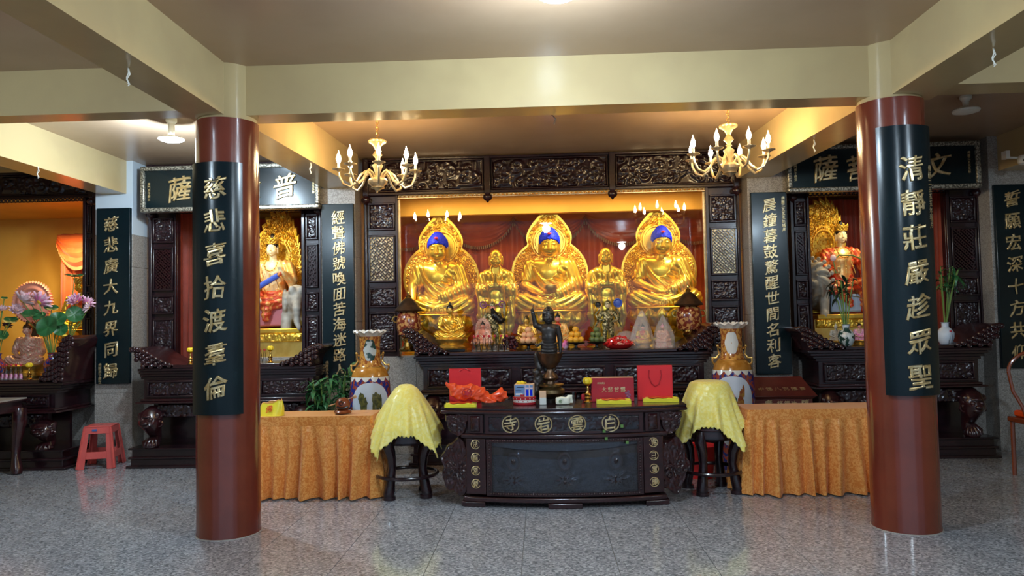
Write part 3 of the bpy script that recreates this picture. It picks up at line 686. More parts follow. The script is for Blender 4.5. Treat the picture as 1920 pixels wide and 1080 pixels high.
for s in (-1, 1):
    x = s*.735; o = obj('frieze_stile', seg(x-.065, x+.065, -.008, .03, .605, .765, 4), 'rosewood_red', ot, bevel=.006); bend(o)
    o = obj('stile_relief', relief(.08, .13, .014, 73, r=.03), 'rosewood_red', ot, (x, -.008, .685)); bend(o)
    # upper bracket, quarter-leaf shaped, and lower scroll wing
    def rf(a, s=s):
        return .085+.028*cos(a*2)+.012*cos(5*a+1)
    o = obj('upper_bracket', plate(lambda a, s=s: (.12 if cos(a)*s > 0 else .14)*(1/max(abs(cos(a)), abs(sin(a))/ .62, .1)*.78 if sin(a) > 0 else .93-.25*abs(cos(a))**2), .03, .02, scrolls(.5, .4, 75, .035), 60, 12), 'rosewood_red', ot, (s*.90, .03, .70)); bend(o)
    o = obj('scroll_wing', plate(lambda a, s=s: .15*(1+.33*abs(sin(a))**3+.10*cos(a*5*s+.5)+.06*cos(9*a)), .04, .025, scrolls(.6, .7, 77, .04), 90, 18), 'rosewood_red', ot, (s*.90, .06, .315), scale=(.92, 1, 1.18)); bend(o)
    x = s*.735; o = obj('stile', seg(x-.085, x+.085, -.006, .03, .10, .565, 4), 'rosewood_red', ot, bevel=.008); bend(o)
    for k, ch in enumerate('法輪常轉' if s < 0 else '佛日增輝'):
        ring('round_medallion', .036, x+.0, .515-.108*k, ch, .062, w=.004, y=-.010)
# glazed front: carved lotus scene behind glass
def lotus_scene(x, z):
    H = .25*scrolls(1.2, .4, 81, .06, .7, 0)(x, z)
    for cx in (-.42, 0, .42):
        d = np.hypot((x-cx), (z+.10)*1.6); H = np.maximum(H, np.clip(1-d/.14, 0, 1)**.5*(.7+.3*np.cos(np.arctan2(z+.10, x-cx)*10)))
        d = np.hypot((x-cx)*1.3, (z-.05)); H = np.maximum(H, np.clip(1-d/.13, 0, 1)**.6*(.8+.2*np.cos(d*90)))
    return H
o = obj('carved_scene', relief(1.20, .41, .035, 0, res=.011, f=lotus_scene), 'rosewood', ot, (0, .035, .325)); bend(o)
o = obj('front_glass', seg(-.60, .60, -.0, .003, .125, .53), 'glass_dusty', ot); bend(o)
g = G(); nb = 60
for (x0, x1, z0, z1) in ((-.645, .645, .53, .56), (-.645, .645, .095, .125), (-.645, -.60, .095, .56), (.60, .645, .095, .56)): seg(x0, x1, -.006, .02, z0, z1, 20, g)
for i in range(nb):
    x = -.62+1.24*(i+.5)/nb
    for z in (.545, .11): g.ball((x, -.008, z), (.011, .008, .010+.003*(i % 2)), 7, 5)
for i in range(18):
    for x in (-.622, .622): g.ball((x, -.008, .13+.40*(i+.5)/18), (.010, .008, .012), 7, 5)
o = obj('carved_frame', g, 'rosewood_red', ot); bend(o)
for (u, v) in ((1167, 800), (1137, 823), (1177, 831), (1133, 809)):
    p = at(u, v, Y=OY-.02); obj('green_sticker', G().b2(-.012, .012, -.001, .001, -.012, .012), 'leaf_pale', ot, (p.x-ocx, -.022+BOW*(p.x-ocx)**2, p.z))

# ------------------------------------------------------------------ skirted side tables
def skirt_table(label, xa, xb, Y, zt, depth, seed):
    cx = (xa+xb)/2; w = xb-xa; t = thing('skirted_table', label, 'table', (cx, Y, 0), group='tables under orange satin skirts'); R = random.Random(seed)
    obj('tabletop', G().b2(-w/2+.01, w/2-.01, .01, depth-.01, zt-.03, zt-.004), 'wood_pale', t)
    for sx in (-1, 1):
        for yy in (.06, depth-.06): obj('leg', G().tube([(sx*(w/2-.08), yy, 0), (sx*(w/2-.08), yy, zt-.03)], .018, 8), 'black', t)
    def topf(u, v): return ((u-.5)*w, v*depth, zt+.002*sin(u*31)*sin(v*9))
    obj('top_cloth', G().grid(topf, 30, 8), 'orange_satin', t)
    # path around three sides
    per = [(-w/2, depth), (-w/2, 0), (w/2, 0), (w/2, depth)]; Ls = [depth, w, depth]; tot = sum(Ls)
    def path(s):
        s *= tot
        if s < Ls[0]: return (-w/2, depth-s, -1, 0)
        s -= Ls[0]
        if s < Ls[1]: return (-w/2+s, 0, 0, -1)
        return (w/2, s-Ls[1], 1, 0)
    def band(u, v):
        x, y, nx, ny = path(u); return (x+nx*.008*v, y+ny*.008*v, zt+.002-.095*v)
    obj('waistband', G().grid(band, 80, 3), 'orange_brocade', t)
    ks = []; s = 0
    while s < 1: ks.append(s); s += R.uniform(.04, .085)
    ks.append(1.0); am = [R.uniform(.5, 1.3) for _ in ks]; sk = [R.uniform(-.02, .02) for _ in ks]
    def sf(u, v):
        uu = u+.02*v*sin(u*23+seed)
        k = max(0, min(len(ks)-2, sum(1 for q in ks if q <= uu)-1)); f = (uu-ks[k])/(ks[k+1]-ks[k]); f = min(max(f, 0), 1)
        x, y, nx, ny = path(u); a = am[k]
        d = .012+(.010+.105*v**.7*a)*(sin(pi*f)**1.8)-.012*v+.006*v*sin(u*70)
        return (x+nx*d+(0 if nx else sk[k]*v*.6), y+ny*d, (zt-.093)*(1-v)+.008+.006*abs(sin(u*70)))
    obj('skirt', G().grid(sf, 420, 14), 'orange_brocade', t, sharp=70)
    return t
zl_ = z_of(600, 782, 6.52); xa, xb = X_(412, 860, 6.55), X_(697, 860, 6.55)
skirt_table('orange skirted table with the wooden fish left of the stools', xa, xb, 6.55, zl_, .44, 3)
zr_ = z_of(1520, 768, 6.50); xa2, xb2 = X_(1405, 850, 6.52), X_(1668, 850, 6.52)
skirt_table('empty orange skirted table in front of the donation box', xa2, xb2, 6.52, zr_, .46, 8)

# ------------------------------------------------------------------ round stools under yellow cloths
def drum_stool(label, x, y, group):
    t = thing('round_stand', label, 'stand', (x, y, 0), rz=radians(12), group=group); zt = .60
    obj('seat', G().lathe([(.25, zt-.05), (.27, zt-.04), (.27, zt-.015), (.26, zt)], n=40), 'rosewood_red', t); obj('seat_apron', G().lathe([(.235, zt-.13), (.255, zt-.11), (.25, zt-.05)], n=40, cap=False), 'rosewood', t)
    for k in range(4):
        a = pi/4+k*pi/2; c, s = cos(a), sin(a); P = [(.225, zt-.06), (.245, zt-.14), (.20, zt-.24), (.19, .26), (.215, .12), (.235, .05), (.225, 0)]
        obj('leg', G().tube([(r*c, r*s, z) for r, z in P], [.045, .05, .042, .036, .044, .05, .045], 10), 'rosewood', t)
        obj('foot_pad', G().tube([(.225*c, .225*s, 0), (.225*c, .225*s, .03)], .055, 12), 'rosewood', t)
    obj('stretcher_ring', G().torus((0, 0, .19), .27, .016, 48, 8), 'rosewood', t)
    return t
sxl, syl = X_(762, 900, 6.62), 6.66; sxr, syr = X_(1338, 890, 6.62), 6.70
drum_stool('round rosewood stand under the peaked yellow cloth, left of the bowed table', sxl, syl, 'round rosewood stands')
drum_stool('round rosewood stand under the flat-topped yellow cloth, right of the bowed table', sxr, syr, 'round rosewood stands')
for nm, lb, x, y, prof in (('bronze_bell', 'bronze singing bowl bell hidden under the peaked yellow cloth', sxl, syl, [(.13, 0), (.19, .03), (.19, .14), (.14, .24), (.08, .31), (.03, .345), (.01, .35)]),
                           ('wooden_drum', 'round drum hidden under the flat-topped yellow cloth', sxr, syr, [(.18, 0), (.19, .05), (.185, .22), (.15, .335), (.14, .345)])):
    o = obj(nm, G().lathe(prof, n=32), 'bronze_old', None, (x, y, .601)); tag(o, lb, 'instrument')
def drape(label, x, y, prof, S, rz, seed, zt0, hang=1.0, tilt=(0, 0)):
    # prof: list of (radius, height) from apex outwards; cloth is a square of half side S, laid over it and hanging
    arc = [0]
    for i in range(1, len(prof)): arc.append(arc[-1]+hypot(prof[i][0]-prof[i-1][0], prof[i][1]-prof[i-1][1]))
    R = random.Random(seed); ph = R.uniform(0, 6)
    def P(d, ph_):
        if d < arc[-1]:
            for i in range(len(arc)-1):
                if d <= arc[i+1]:
                    f = (d-arc[i])/(arc[i+1]-arc[i]); return prof[i][0]+f*(prof[i+1][0]-prof[i][0]), prof[i][1]+f*(prof[i+1][1]-prof[i][1]), 0
        e = d-arc[-1]; r, z = prof[-1]; return r+.30*e, z-e*.955, e
    def f(u, v):
        a, b = (u-.5)*2*S, (v-.5)*2*S
        a += .008*sin(b*95)*(abs(a) > S*.98); b += .008*sin(a*95)*(abs(b) > S*.98)
        d = hypot(a, b)+1e-6; th = atan2(b, a)
        r, z, e = P(d, th); fold = min(1, max(0, (d-arc[-1]*.45)/.30)); q = cos(4*th+pi)            # folds gather towards the four corners
        r += fold*(.020*sin(11*th+ph)+.012*sin(19*th+2*ph))*(1+2*e)+.035*e*q*2
        z += fold*.006*sin(13*th)
        x_, y_ = r*cos(th+rz), r*sin(th+rz); z += x_*tilt[0]
        return (x_, y_, z)
    o = obj('yellow_cloth', G().grid(f, 90, 90), 'yellow_brocade', None, (x, y, zt0), sharp=80)
    s = o.modifiers.new('thick', 'SOLIDIFY'); s.thickness = .003; s.offset = 1
    return tag(o, label, 'cloth', 'yellow scalloped cloths')
drape('peaked yellow scalloped cloth over the left round stand', sxl, syl, [(0, .385), (.05, .378), (.10, .345), (.17, .25), (.24, .12), (.29, .012)], .545, radians(8), 2, .60)
drape('flat-topped yellow scalloped cloth over the right round stand', sxr, syr, [(0, .365), (.12, .368), (.165, .35), (.205, .26), (.25, .12), (.29, .012)], .545, radians(-14), 5, .60)
# ------------------------------------------------------------------ chandeliers
def chandelier(loc, label):
    t = thing('chandelier', label, 'chandelier', loc, group='brass chandeliers with candle bulbs')
    obj('stem', G().lathe([(.01, .30), (.075, .295), (.085, .285), (.08, .27), (.045, .25), (.03, .225), (.018, .20), (.04, .165), (.045, .155), (.022, .13), (.015, .115), (.028, .105), (.018, .095), (.022, .08), (.05, .06), (.035, .02), (.022, -.02), (.025, -.06)], n=20), 'brass_pale', t)
    obj('bowl', G().lathe([(.03, -.06), (.075, -.065), (.09, -.085), (.085, -.11), (.06, -.13), (.055, -.145), (.065, -.15), (.03, -.165), (.012, -.18)], n=24, fn=lambda r, z, a, i: (r*(1+.04*sin(14*a+i)), z)), 'brass_pale', t)
    am = mesh_of(G().tube([(.04+.0*k, 0, z) if k == 0 else (x, 0, z) for k, (x, z) in enumerate([(.04, -.07), (.07, -.02), (.11, .0), (.15, -.03), (.19, -.10), (.25, -.145), (.31, -.12), (.345, -.05), (.35, .0)])], [.012, .013, .013, .012, .012, .012, .012, .011, .010], 8))
    cup = mesh_of(G().lathe([(.012, -.01), (.02, .0), (.055, .012), (.058, .018), (.02, .014), (.018, .03)], c=(.35, 0, 0), n=16)); sl = mesh_of(G().lathe([(.0125, .014), (.0125, .075)], c=(.35, 0, 0), n=12))
    bl = mesh_of(G().lathe([(.009, .075), (.019, .095), (.022, .112), (.016, .138), (.008, .158), (.003, .178), (.001, .188)], c=(.35, 0, 0), n=14))
    for k in range(8):
        a = 2*pi*k/8+.25; dz = (0, 0, a)
        ar = obj('arm', am, 'brass_pale', t, rot=dz); obj('drip_cup', cup, 'brass_pale', ar); obj('candle_sleeve', sl, 'white_plastic', ar); obj('flame_bulb', bl, 'bulb', ar)
    n = int((ZC-loc[2]-.30)/.028); 
    for k in range(n): obj('chain_link', G().torus((0, 0, 0), .013, .003, 12, 5, 'y' if k % 2 else 'x'), 'brass', t, (0, 0, .305+.028*k+.01))
    obj('ceiling_rose', G().lathe([(.045, 0), (.05, -.01), (.02, -.03), (.006, -.04)][::-1], n=20), 'brass', t, (0, 0, ZC-loc[2]-.001))
    return t
c1 = at(708, 318, Y=6.75); c2 = at(1367, 290, Y=6.75)
chandelier((c1.x, c1.y, c1.z-.02), 'lit brass chandelier hanging left of the three Buddhas'); chandelier((c2.x, c2.y, c2.z-.02), 'lit brass chandelier hanging right of the three Buddhas')
# ------------------------------------------------------------------ ceiling lamps
for k, (kind, x, y) in enumerate(LAMPS):
    lab = ['lit round ceiling lamp at the top centre edge of the photo', 'lit round ceiling lamp behind the photographer', 'lit round ceiling lamp left of the left red column', 'lit round ceiling lamp in the front left bay', 'unlit white disc lamp on a ceiling socket right of the right column', 'lit round ceiling lamp in the front right bay'][k]
    t = thing('ceiling_lamp', lab, 'lamp', (x, y, ZC), group='round ceiling lamps')
    if kind == 'lit':
        obj('socket', G().lathe([(.05, 0), (.05, -.03), (.03, -.05), (.03, -.16), (.05, -.17)][::-1], n=20), 'white_plastic', t)
        obj('disc', G().lathe([(.05, -.165), (.10, -.18), (.115, -.195)][::-1], n=32, cap=False), 'white_plastic', t); obj('diffuser', G().lathe([(.002, -.222), (.06, -.218), (.10, -.206), (.113, -.196)], n=32, cap=False), 'lamp_glow', t)
    else:
        obj('socket', G().lathe([(.05, 0), (.052, -.02), (.028, -.05), (.024, -.09), (.04, -.10)][::-1], n=20), 'white_plastic', t)
        obj('disc', G().lathe([(.04, -.10), (.10, -.115), (.115, -.13), (.11, -.145), (.05, -.16), (.005, -.162)][::-1], n=32), 'white_plastic', t)
# wires, hooks and camera
def wire(label, P, r=.004, m='white_plastic', n=2):
    g = G()
    for k in range(n): g.tube([(p[0]+.008*k*(i % 2), p[1], p[2]-.01*k*(i > 0)) for i, p in enumerate(P)], r, 6)
    o = obj('ceiling_wire', g, m); o.location = P[0]; me = o.data
    for v in me.vertices: v.co -= Vector(P[0])
    return tag(o, label, 'wire', 'loose wires on the ceiling beams')
for (lab, u, v, Yb) in (('pale knotted wire dangling from the beam at far left', 71, 313, 7.7), ('short wire stub under the beam in the upper left', 240, 127, 4.35), ('pale wire dangling from the beam right of the left column', 582, 305, 7.55),
                        ('wire stub dangling beside the right chandelier', 1526, 262, 7.0), ('white wire stub under the beam at upper right', 1862, 90, 4.0)):
    z = ZB if Yb > 0 else 3.1; p = at(u, v, Z=z); x, y = p.x, p.y
    wire(lab, [(x, y, z+.004), (x+.004, y, z-.03), (x-.008, y, z-.06), (x+.003, y, z-.09), (x, y, z-.10)])
p = at(1042, 228, Y=5.70); wire('frayed dark cord hooked behind the central ceiling beam', [(p.x-.10, 5.665, 3.17), (p.x-.03, 5.67, 3.12), (p.x, 5.67, 3.09), (p.x-.02, 5.67, 3.05)], .003, 'bronze_brown')
p = at(1916, 300, Y=7.9); t = thing('security_camera', 'white security camera under the beam at the right edge', 'camera', (p.x+.02, 7.9, p.z)); obj('arm', G().tube([(-.16, .05, .04), (-.05, .03, .03), (0, 0, .03)], .012, 8), 'white_plastic', t)
obj('housing', G().lathe([(.03, -.05), (.055, -.03), (.06, .02), (.04, .05)], n=20), 'white_plastic', t); obj('lens', G().ball((-.02, -.05, -.01), (.018, .014, .018)), 'black', t)
obj('bracket', G().b2(-.19, -.15, -.02, .06, .02, ZB-p.z if ZB > p.z else .1), 'white_plastic', t)

# ------------------------------------------------------------------ large painted vases
def vase(label, x, y, side):
    t = thing('floor_vase', label, 'vase', (x, y, 0), rz=0, group='tall painted porcelain floor vases')
    body = [(.11, 0), (.118, .02), (.118, .06), (.14, .18), (.175, .38), (.196, .58), (.201, .74), (.192, .88), (.172, .96), (.150, 1.01), (.14, 1.05)]
    obj('body', G().lathe(body[:8]+[(.180, .94)], n=48), 'vase_cobalt', t); obj('shoulder', G().lathe([(.1815, .94), (.168, .985), (.150, 1.015), (.128, 1.035)], n=48, cap=False), 'vase_amber', t)
    obj('neck', G().lathe([(.128, 1.035), (.110, 1.06), (.100, 1.12), (.098, 1.25), (.108, 1.335)], n=48, cap=False), 'vase_rust', t)
    rimg = G(); rimg.lathe([(.108, 1.33), (.135, 1.36), (.158, 1.372), (.15, 1.385), (.10, 1.35)], n=96, cap=False, fn=lambda r, z, a, i: (r*(1+(.03*sin(12*a) if 0 < i < 4 else 0)), z+(.010*sin(12*a) if 0 < i < 4 else 0)))
    obj('ruffled_rim', rimg, 'porcelain_white', t)
    obj('scalloped_collar', G().lathe([(.182, .942), (.188, .91)], n=140, cap=False, fn=lambda r, z, a, i: ((.1825 if i == 0 else .1825+.012*abs(sin(7*a))), z-(0 if i == 0 else .040*abs(sin(7*a))-.028))), 'porcelain_white', t)
    # picture medallion facing front on body and neck, hugging the wall
    def prof(z):
        P = body
        for i in range(len(P)-1):
            if P[i][1] <= z <= P[i+1][1]: return P[i][0]+(P[i+1][0]-P[i][0])*(z-P[i][1])/(P[i+1][1]-P[i][1])
        return .15
    a0 = atan2(-y, -x)
    def onb(a, z, e, pr=prof): r = pr(z)+e; return (r*cos(a0+a), r*sin(a0+a), z)
    def med(u, v): th = 2*pi*u; s = .05+.95*v; sq = 1/max(abs(cos(th))**3+abs(sin(th))**3, .01)**(1/3); return onb(1.0*s*cos(th)*sq*1.0, .56+.315*s*sin(th)*sq*(1-.05*cos(2*th)), .004)
    obj('white_medallion', G().grid(med, 40, 12, True), 'porcelain', t)
    npf = lambda z: .100-(.002*(z-1.12)/.13) if z < 1.25 else .098+.010*(z-1.25)/.085
    def med2(u, v): th = 2*pi*u; s = .05+.95*v; return onb(.62*s*cos(th)*(1+.05*cos(6*th)), 1.195+.105*s*sin(th)*(1+.05*cos(6*th)), .004, npf)
    obj('neck_medallion', G().grid(med2, 40, 8, True), 'vase_green' if side < 0 else 'porcelain_white', t)
    # ring band and handles
    obj('gold_band', G().torus((0, 0, 1.035), .129, .005, 40, 6), 'gold_paint', t)
    for s in (-1, 1):
        c, sn = cos(a0+pi/2*s), sin(a0+pi/2*s); P = [(.102, 1.14), (.128, 1.16), (.125, 1.12), (.115, 1.09), (.145, 1.05), (.178, 1.05), (.182, 1.015), (.165, .99), (.155, .985)]
        obj('dragon_handle', G().tube([(r*c, r*sn, z) for r, z in P], [.010, .012, .008, .009, .012, .013, .010, .012, .008], 8).ball((.128*c, .128*sn, 1.165), .014).ball((.180*c, .180*sn, 1.05), .012), 'gold_paint', t)
    def blob(name, m, a, z, ra, rz_, n=18, jag=.15, k=0):
        R = random.Random(k+int(a*100)); js = [1+R.uniform(-jag, jag) for _ in range(n)]
        def f(u, v): th = 2*pi*u; s = v*js[int(u*n) % n]; return onb((a+ra*s*cos(th))*1.12, z+.06+rz_*s*sin(th), .0065)
        return obj(name, G().grid(f, n, 3, True), m, t)
    if side < 0:
        for a, z, ra, rz_ in ((-.38, .68, .13, .055), (-.25, .64, .13, .06), (-.36, .60, .06, .09), (-.2, .58, .05, .08), (.22, .68, .16, .06), (.14, .61, .06, .10), (.30, .61, .07, .11), (.42, .65, .07, .08)): blob('painted_willow', 'willow', a, z, ra, rz_, k=3)
        for a, z, ra, rz_ in ((.1, .50, .13, .035), (.0, .52, .05, .04), (-.15, .44, .14, .04), (.3, .49, .10, .04), (-.45, .42, .12, .035)): blob('painted_horse', 'horse_brown', a, z, ra, rz_, jag=.3, k=8)
        for k, ch in enumerate('八駿圖'):
            p = onb(-.68, .60-.028*k, .006); obj('painted_mark', glyph(ch, .022, .2, .01), 'black', t, p, (0, 0, a0-.66+pi/2))
    else:
        for a, z, ra, rz_ in ((.32, .60, .11, .10), (.42, .70, .06, .055), (.30, .50, .16, .07), (.20, .56, .08, .06)): blob('painted_rooster', 'rooster', a, z, ra, rz_, jag=.3, k=5)
        for a, z, ra, rz_ in ((-.3, .66, .07, .03), (-.1, .66, .06, .03), (.1, .60, .05, .04), (.5, .48, .06, .04)): blob('painted_leaves', 'leaf_green', a, z, ra, rz_, jag=.3, k=6)
        blob('painted_peony', 'petal_pink', .02, .62, .08, .05, k=2)
    return t
vx, vy = X_(694, 700, 7.60), 7.60; VS = (z_of(694, 620, 7.6))/1.385
v = vase('tall porcelain vase with painted willows and horses, left of the altar', vx, vy, -1); v.scale = (VS,)*3
vx2, vy2 = X_(1373, 690, 7.62), 7.62; VS2 = z_of(1373, 605, 7.62)/1.385
v = vase('tall porcelain vase with a painted rooster, right of the altar', vx2, vy2, 1); v.scale = (VS2,)*3

# ------------------------------------------------------------------ pink plastic stool
p = at(163, 880, Z=0); t = thing('plastic_stool', 'pink-red plastic stool in front of the left granite pillar', 'stool', (p.x+.06, p.y+.17, 0), rz=radians(13)); H = .455; a, b = .135, .19
def side(k):
    g = G(); c, s = cos(k*pi/2), sin(k*pi/2)
    def q(x, z, o=0): d = a+(b-a)*(1-z/H)+o; xx = x*(a+(b-a)*(1-z/H)); return (xx*c-(-d)*s, xx*s+(-d)*c, z)
    def quad(x0, x1, z0, z1):
        V = [q(x0, z0), q(x1, z0), q(x1, z1), q(x0, z1), q(x0, z0, -.008), q(x1, z0, -.008), q(x1, z1, -.008), q(x0, z1, -.008)]
        g.add(V, [(0, 1, 2, 3), (7, 6, 5, 4), (0, 4, 5, 1), (1, 5, 6, 2), (2, 6, 7, 3), (3, 7, 4, 0)])
    quad(-1, 1, H-.075, H); quad(-1, -.60, 0, H-.075); quad(.60, 1, 0, H-.075); quad(-.60, .60, .11, .185); return g
for k in range(4): obj('stool_side', side(k), 'pink_plastic', t, bevel=.003)
obj('seat', G().add(*(lambda g: (g.v, g.f))(G().box((0, 0, H-.002), (2*a+.006, 2*a+.006, .016)))), 'pink_plastic', t, bevel=.007); obj('seat_hole', G().tube([(0, 0, H+.0055), (0, 0, H+.0065)], .02, 16), 'black', t)
obj('label_sticker', G().b2(-.028, .022, -.003, 0, -.011, .011), 'label_blue', t, (-.02, -(a+.0145), H-.035), (radians(7), 0, 0))
for x, y in ((-1, -1), (1, -1), (1, 1), (-1, 1)): obj('leg', G().tube([(x*a*.97, y*a*.97, H-.01), (x*b*.97, y*b*.97, .01)], [.014, .018], 6), 'pink_plastic', t); 
# ------------------------------------------------------------------ donation box
Yd = 7.75; xa, xb = X_(1412, 740, Yd), X_(1516, 740, Yd); zd = z_of(1465, 722, Yd); cx = (xa+xb)/2; w_ = xb-xa+.10
t = thing('donation_box', 'reddish-brown donation box with gold characters behind the orange table', 'box', (cx+.03, Yd, 0)); hw = w_/2
obj('cabinet', G().b2(-hw+.04, hw-.04, 0, .36, .06, zd-.14), 'brown_lacquer', t, bevel=.006); obj('base', G().b2(-hw+.02, hw-.02, -.02, .38, 0, .06), 'brown_lacquer', t, bevel=.006)
zl2 = zd-.14
g = G(); V = [(-hw+.04, -.01, zl2), (hw-.04, -.01, zl2), (hw-.04, .36, zl2), (-hw+.04, .36, zl2), (-hw, -.04, zl2+.03), (hw, -.04, zl2+.03), (hw-.03, .36, zd+.06), (-hw+.03, .36, zd+.06)]
g.add(V, [(0, 3, 2, 1), (4, 5, 6, 7), (0, 1, 5, 4), (1, 2, 6, 5), (2, 3, 7, 6), (3, 0, 4, 7)]); obj('sloping_lid', g, 'brown_lacquer', t, bevel=.004)
sl_ = atan2(zd+.06-zl2-.03, .40)
for k, ch in enumerate('中德八況隨喜'):
    x = -.20+.085*k; yy = .10; obj('character', glyph(ch, .07, .3, .012), 'gold_letter', t, (x, yy, zl2+.03+(yy+.04)*math.tan(sl_)+.003), (sl_-pi/2, 0, 0))
for ch, u, vv, s_ in (('廣', 1441, 757, .085), ('箱', 1463, 752, .062), ('德', 1476, 748, .062), ('功', 1489, 752, .062), ('隨', 1510, 757, .085)):
    pp = at(u, vv, Y=Yd-.01); obj('character', glyph(ch, s_, .3, .012), 'gold_letter', t, (pp.x-cx-.03, -.003, min(pp.z, zl2-.05)))
for s, xx in (('種福田', -.19), ('緣樂助', .19)): text(s, t, 'gold_letter', xx, -.003, zl2-.17, .085, dz=.10, ext=.3)

# red bucket half hidden behind the right stand
p = at(1352, 865, Z=0); t = thing('red_bucket', 'red plastic bucket behind the legs of the right round stand', 'bucket', (sxr+.02, 7.25, 0)); obj('tub', G().lathe([(.11, 0), (.15, .30), (.16, .31), (.145, .30), (.105, .01)], n=28), 'red_paper', t); obj('handle', G().tube([(.155*cos(a), -.02, .28-.12*sin(a)) for a in [pi*i/12 for i in range(13)]], .004, 6), 'black', t)
# curved red-brown chair back at the right edge
p = at(1905, 700, Y=6.9); t = thing('round_chair', 'dark red round-backed chair cut off by the right edge', 'chair', (p.x+.345, 7.0, 0))
obj('back_hoop', G().tube([(-.33+.0*a, 0, .0) if False else (-.32*cos(a), .05, .98+.20*sin(a)) for a in [pi*i/14 for i in range(15)]], .016, 8).tube([(-.32, .05, .98), (-.30, .03, .80), (-.24, 0, .66), (-.22, -.02, .56)], .016, 8).tube([(.32, .05, .98), (.30, .03, .80), (.24, 0, .66), (.22, -.02, .56)], .016, 8), 'wood_brown', t)
obj('seat', G().b2(-.25, .25, -.25, .22, .50, .55), 'wood_brown', t, bevel=.01); obj('cushion', G().box((0, -.02, .58), (.42, .42, .06)), 'red_satin', t, bevel=.02)
for sx in (-1, 1):
    for yy in (-.22, .19): obj('leg', G().tube([(sx*.22, yy, 0), (sx*.22, yy, .5)], .02, 8), 'wood_brown', t)

# ------------------------------------------------------------------ plants
def leaf(L, W, bend_=.3, fold=.2):
    g = G()
    def f(u, v): s = u; wd = W*sin(pi*min(1, s**.75))*(1-.1*s); x = (v-.5)*2*wd; return (L*s*cos(bend_*s), x, -L*s*sin(bend_*s)*s+abs(x)*fold)
    return g.grid(f, 7, 2)
def leafy(label, x, y, h, n, seed, m='leaf_green', name='potted_plant', group='potted plants behind the left orange table'):
    R = random.Random(seed); t = thing(name, label, 'plant', (x, y, 0), group=group)
    obj('pot', G().lathe([(.09, 0), (.13, .22), (.14, .23), (.12, .22), (.11, .2)], n=24), 'bronze_brown', t)
    lm = [mk(*(lambda g: (g.v, g.f))(leaf(.20, .022, b))) for b in (.3, .8, 1.3)]
    for k in range(6):
        a = R.uniform(0, 6.28); rr = R.uniform(.02, .14); P = [(.03*cos(a), .03*sin(a), .2), (.6*rr*cos(a), .6*rr*sin(a), .2+h*.45), (rr*cos(a)*1.3, rr*sin(a)*1.3, .2+h*R.uniform(.75, 1))]
        st = obj('stem', G().tube(P, .006, 6), 'stem_green', t)
        for j in range(n):
            f = R.uniform(.3, 1); q = Vector(P[1]).lerp(Vector(P[2]), max(0, (f-.4)/.6)) if f > .4 else Vector(P[0]).lerp(Vector(P[1]), f/.4)
            obj('leaf', lm[R.randrange(3)], m, st, q, (R.uniform(-.5, .5), R.uniform(-1.1, .1), R.uniform(0, 6.28)), scale=R.uniform(.7, 1.2))
    return t
leafy('leafy green potted plant nearest the altar behind the left orange table', X_(600, 750, 7.5), 7.5, .86, 22, 1)
leafy('leafy green potted plant beside the painted willow vase', X_(640, 740, 7.85), 7.95, .90, 18, 4)
def bamboo(label, x, y, z, h, seed, vm, n=7, leafm='leaf_dark', scale=1, spread=.2):
    R = random.Random(seed)
    v = thing('blue_white_vase', label[0], 'vase', (x, y, z), group='small porcelain vases on the side altars'); obj('body', G().lathe([(.045, 0), (.06, .01), (.085, .07), (.088, .12), (.06, .165), (.035, .185), (.035, .225), (.045, .235)], n=28), vm, v); obj('neck_rim', G().lathe([(.034, .18), (.036, .226), (.047, .237), (.040, .237), (.028, .2)], n=28, cap=False), 'porcelain', v)
    t = thing('bamboo_stems', label[1], 'plant', (x, y, z+.02), group='green stems in the side altar vases'); lm = [mk(*(lambda g: (g.v, g.f))(leaf(.16, .018, b))) for b in (.3, .9)]
    for k in range(n):
        a = R.uniform(0, 6.28); rr = R.uniform(.3, 1)*spread; P = [(.008*cos(a), .008*sin(a), 0), (.02*cos(a), .02*sin(a), .22), (.5*rr*cos(a), .5*rr*sin(a), .2+h*.5), (rr*cos(a), rr*sin(a), .2+h*R.uniform(.8, 1))]
        st = obj('stem', G().tube(P, .006, 6), 'stem_green', t)
        for j in range(7):
            f = R.uniform(.2, 1); q = Vector(P[2]).lerp(Vector(P[3]), f); obj('leaf', lm[j % 2], leafm, st, q, (R.uniform(-.4, .4), R.uniform(-.8, .5), R.uniform(0, 6.28)), scale=R.uniform(.7, 1.1))
pz = at(1589, 634, Y=8.12); bamboo(('dark blue and white vase in front of the lion statue', 'dark leafy stems in the vase before the lion statue'), pz.x, 8.15, 1.19, .52, 3, 'vase_green')
pz = at(1773, 634, Y=8.2); bamboo(('floral white vase just right of the right red column', 'lucky bamboo stalks right of the right red column'), pz.x, 8.2, 1.19, .62, 6, 'porcelain', n=9, leafm='leaf_green', spread=.22)

# wooden fish and yellow bag on the left skirted table
p = at(637, 779, Z=zl_); t = thing('wooden_fish', 'round brown wooden fish drum on the left orange table', 'instrument', (p.x, 6.72, zl_+.003), rz=radians(8))
obj('cushion', G().lathe([(.05, 0), (.075, .008), (.08, .02), (.07, .032), (.03, .04)], n=28), 'wood_brown', t)
g = G().ball((0, 0, .085), (.068, .06, .062), 24, 16); obj('drum_body', g, 'wood_brown', t); obj('mouth_slot', G().tube([(-.05, -.038, .065), (-.02, -.057, .055), (.02, -.057, .055), (.05, -.038, .065)], .009, 8), 'black', t); obj('carved_eye', G().torus((-.01, -.056, .10), .018, .005, 16, 6, 'y'), 'rosewood_red', t)
o = obj('wooden_mallet', G().tube([(-.18, 0, .035), (.04, .0, .11)], .005, 8).ball((.06, 0, .117), (.020, .018, .018)), 'wood_pale', None, (p.x+.03, 6.79, zl_+.03)); tag(o, 'pale wooden mallet leaning behind the wooden fish', 'mallet')
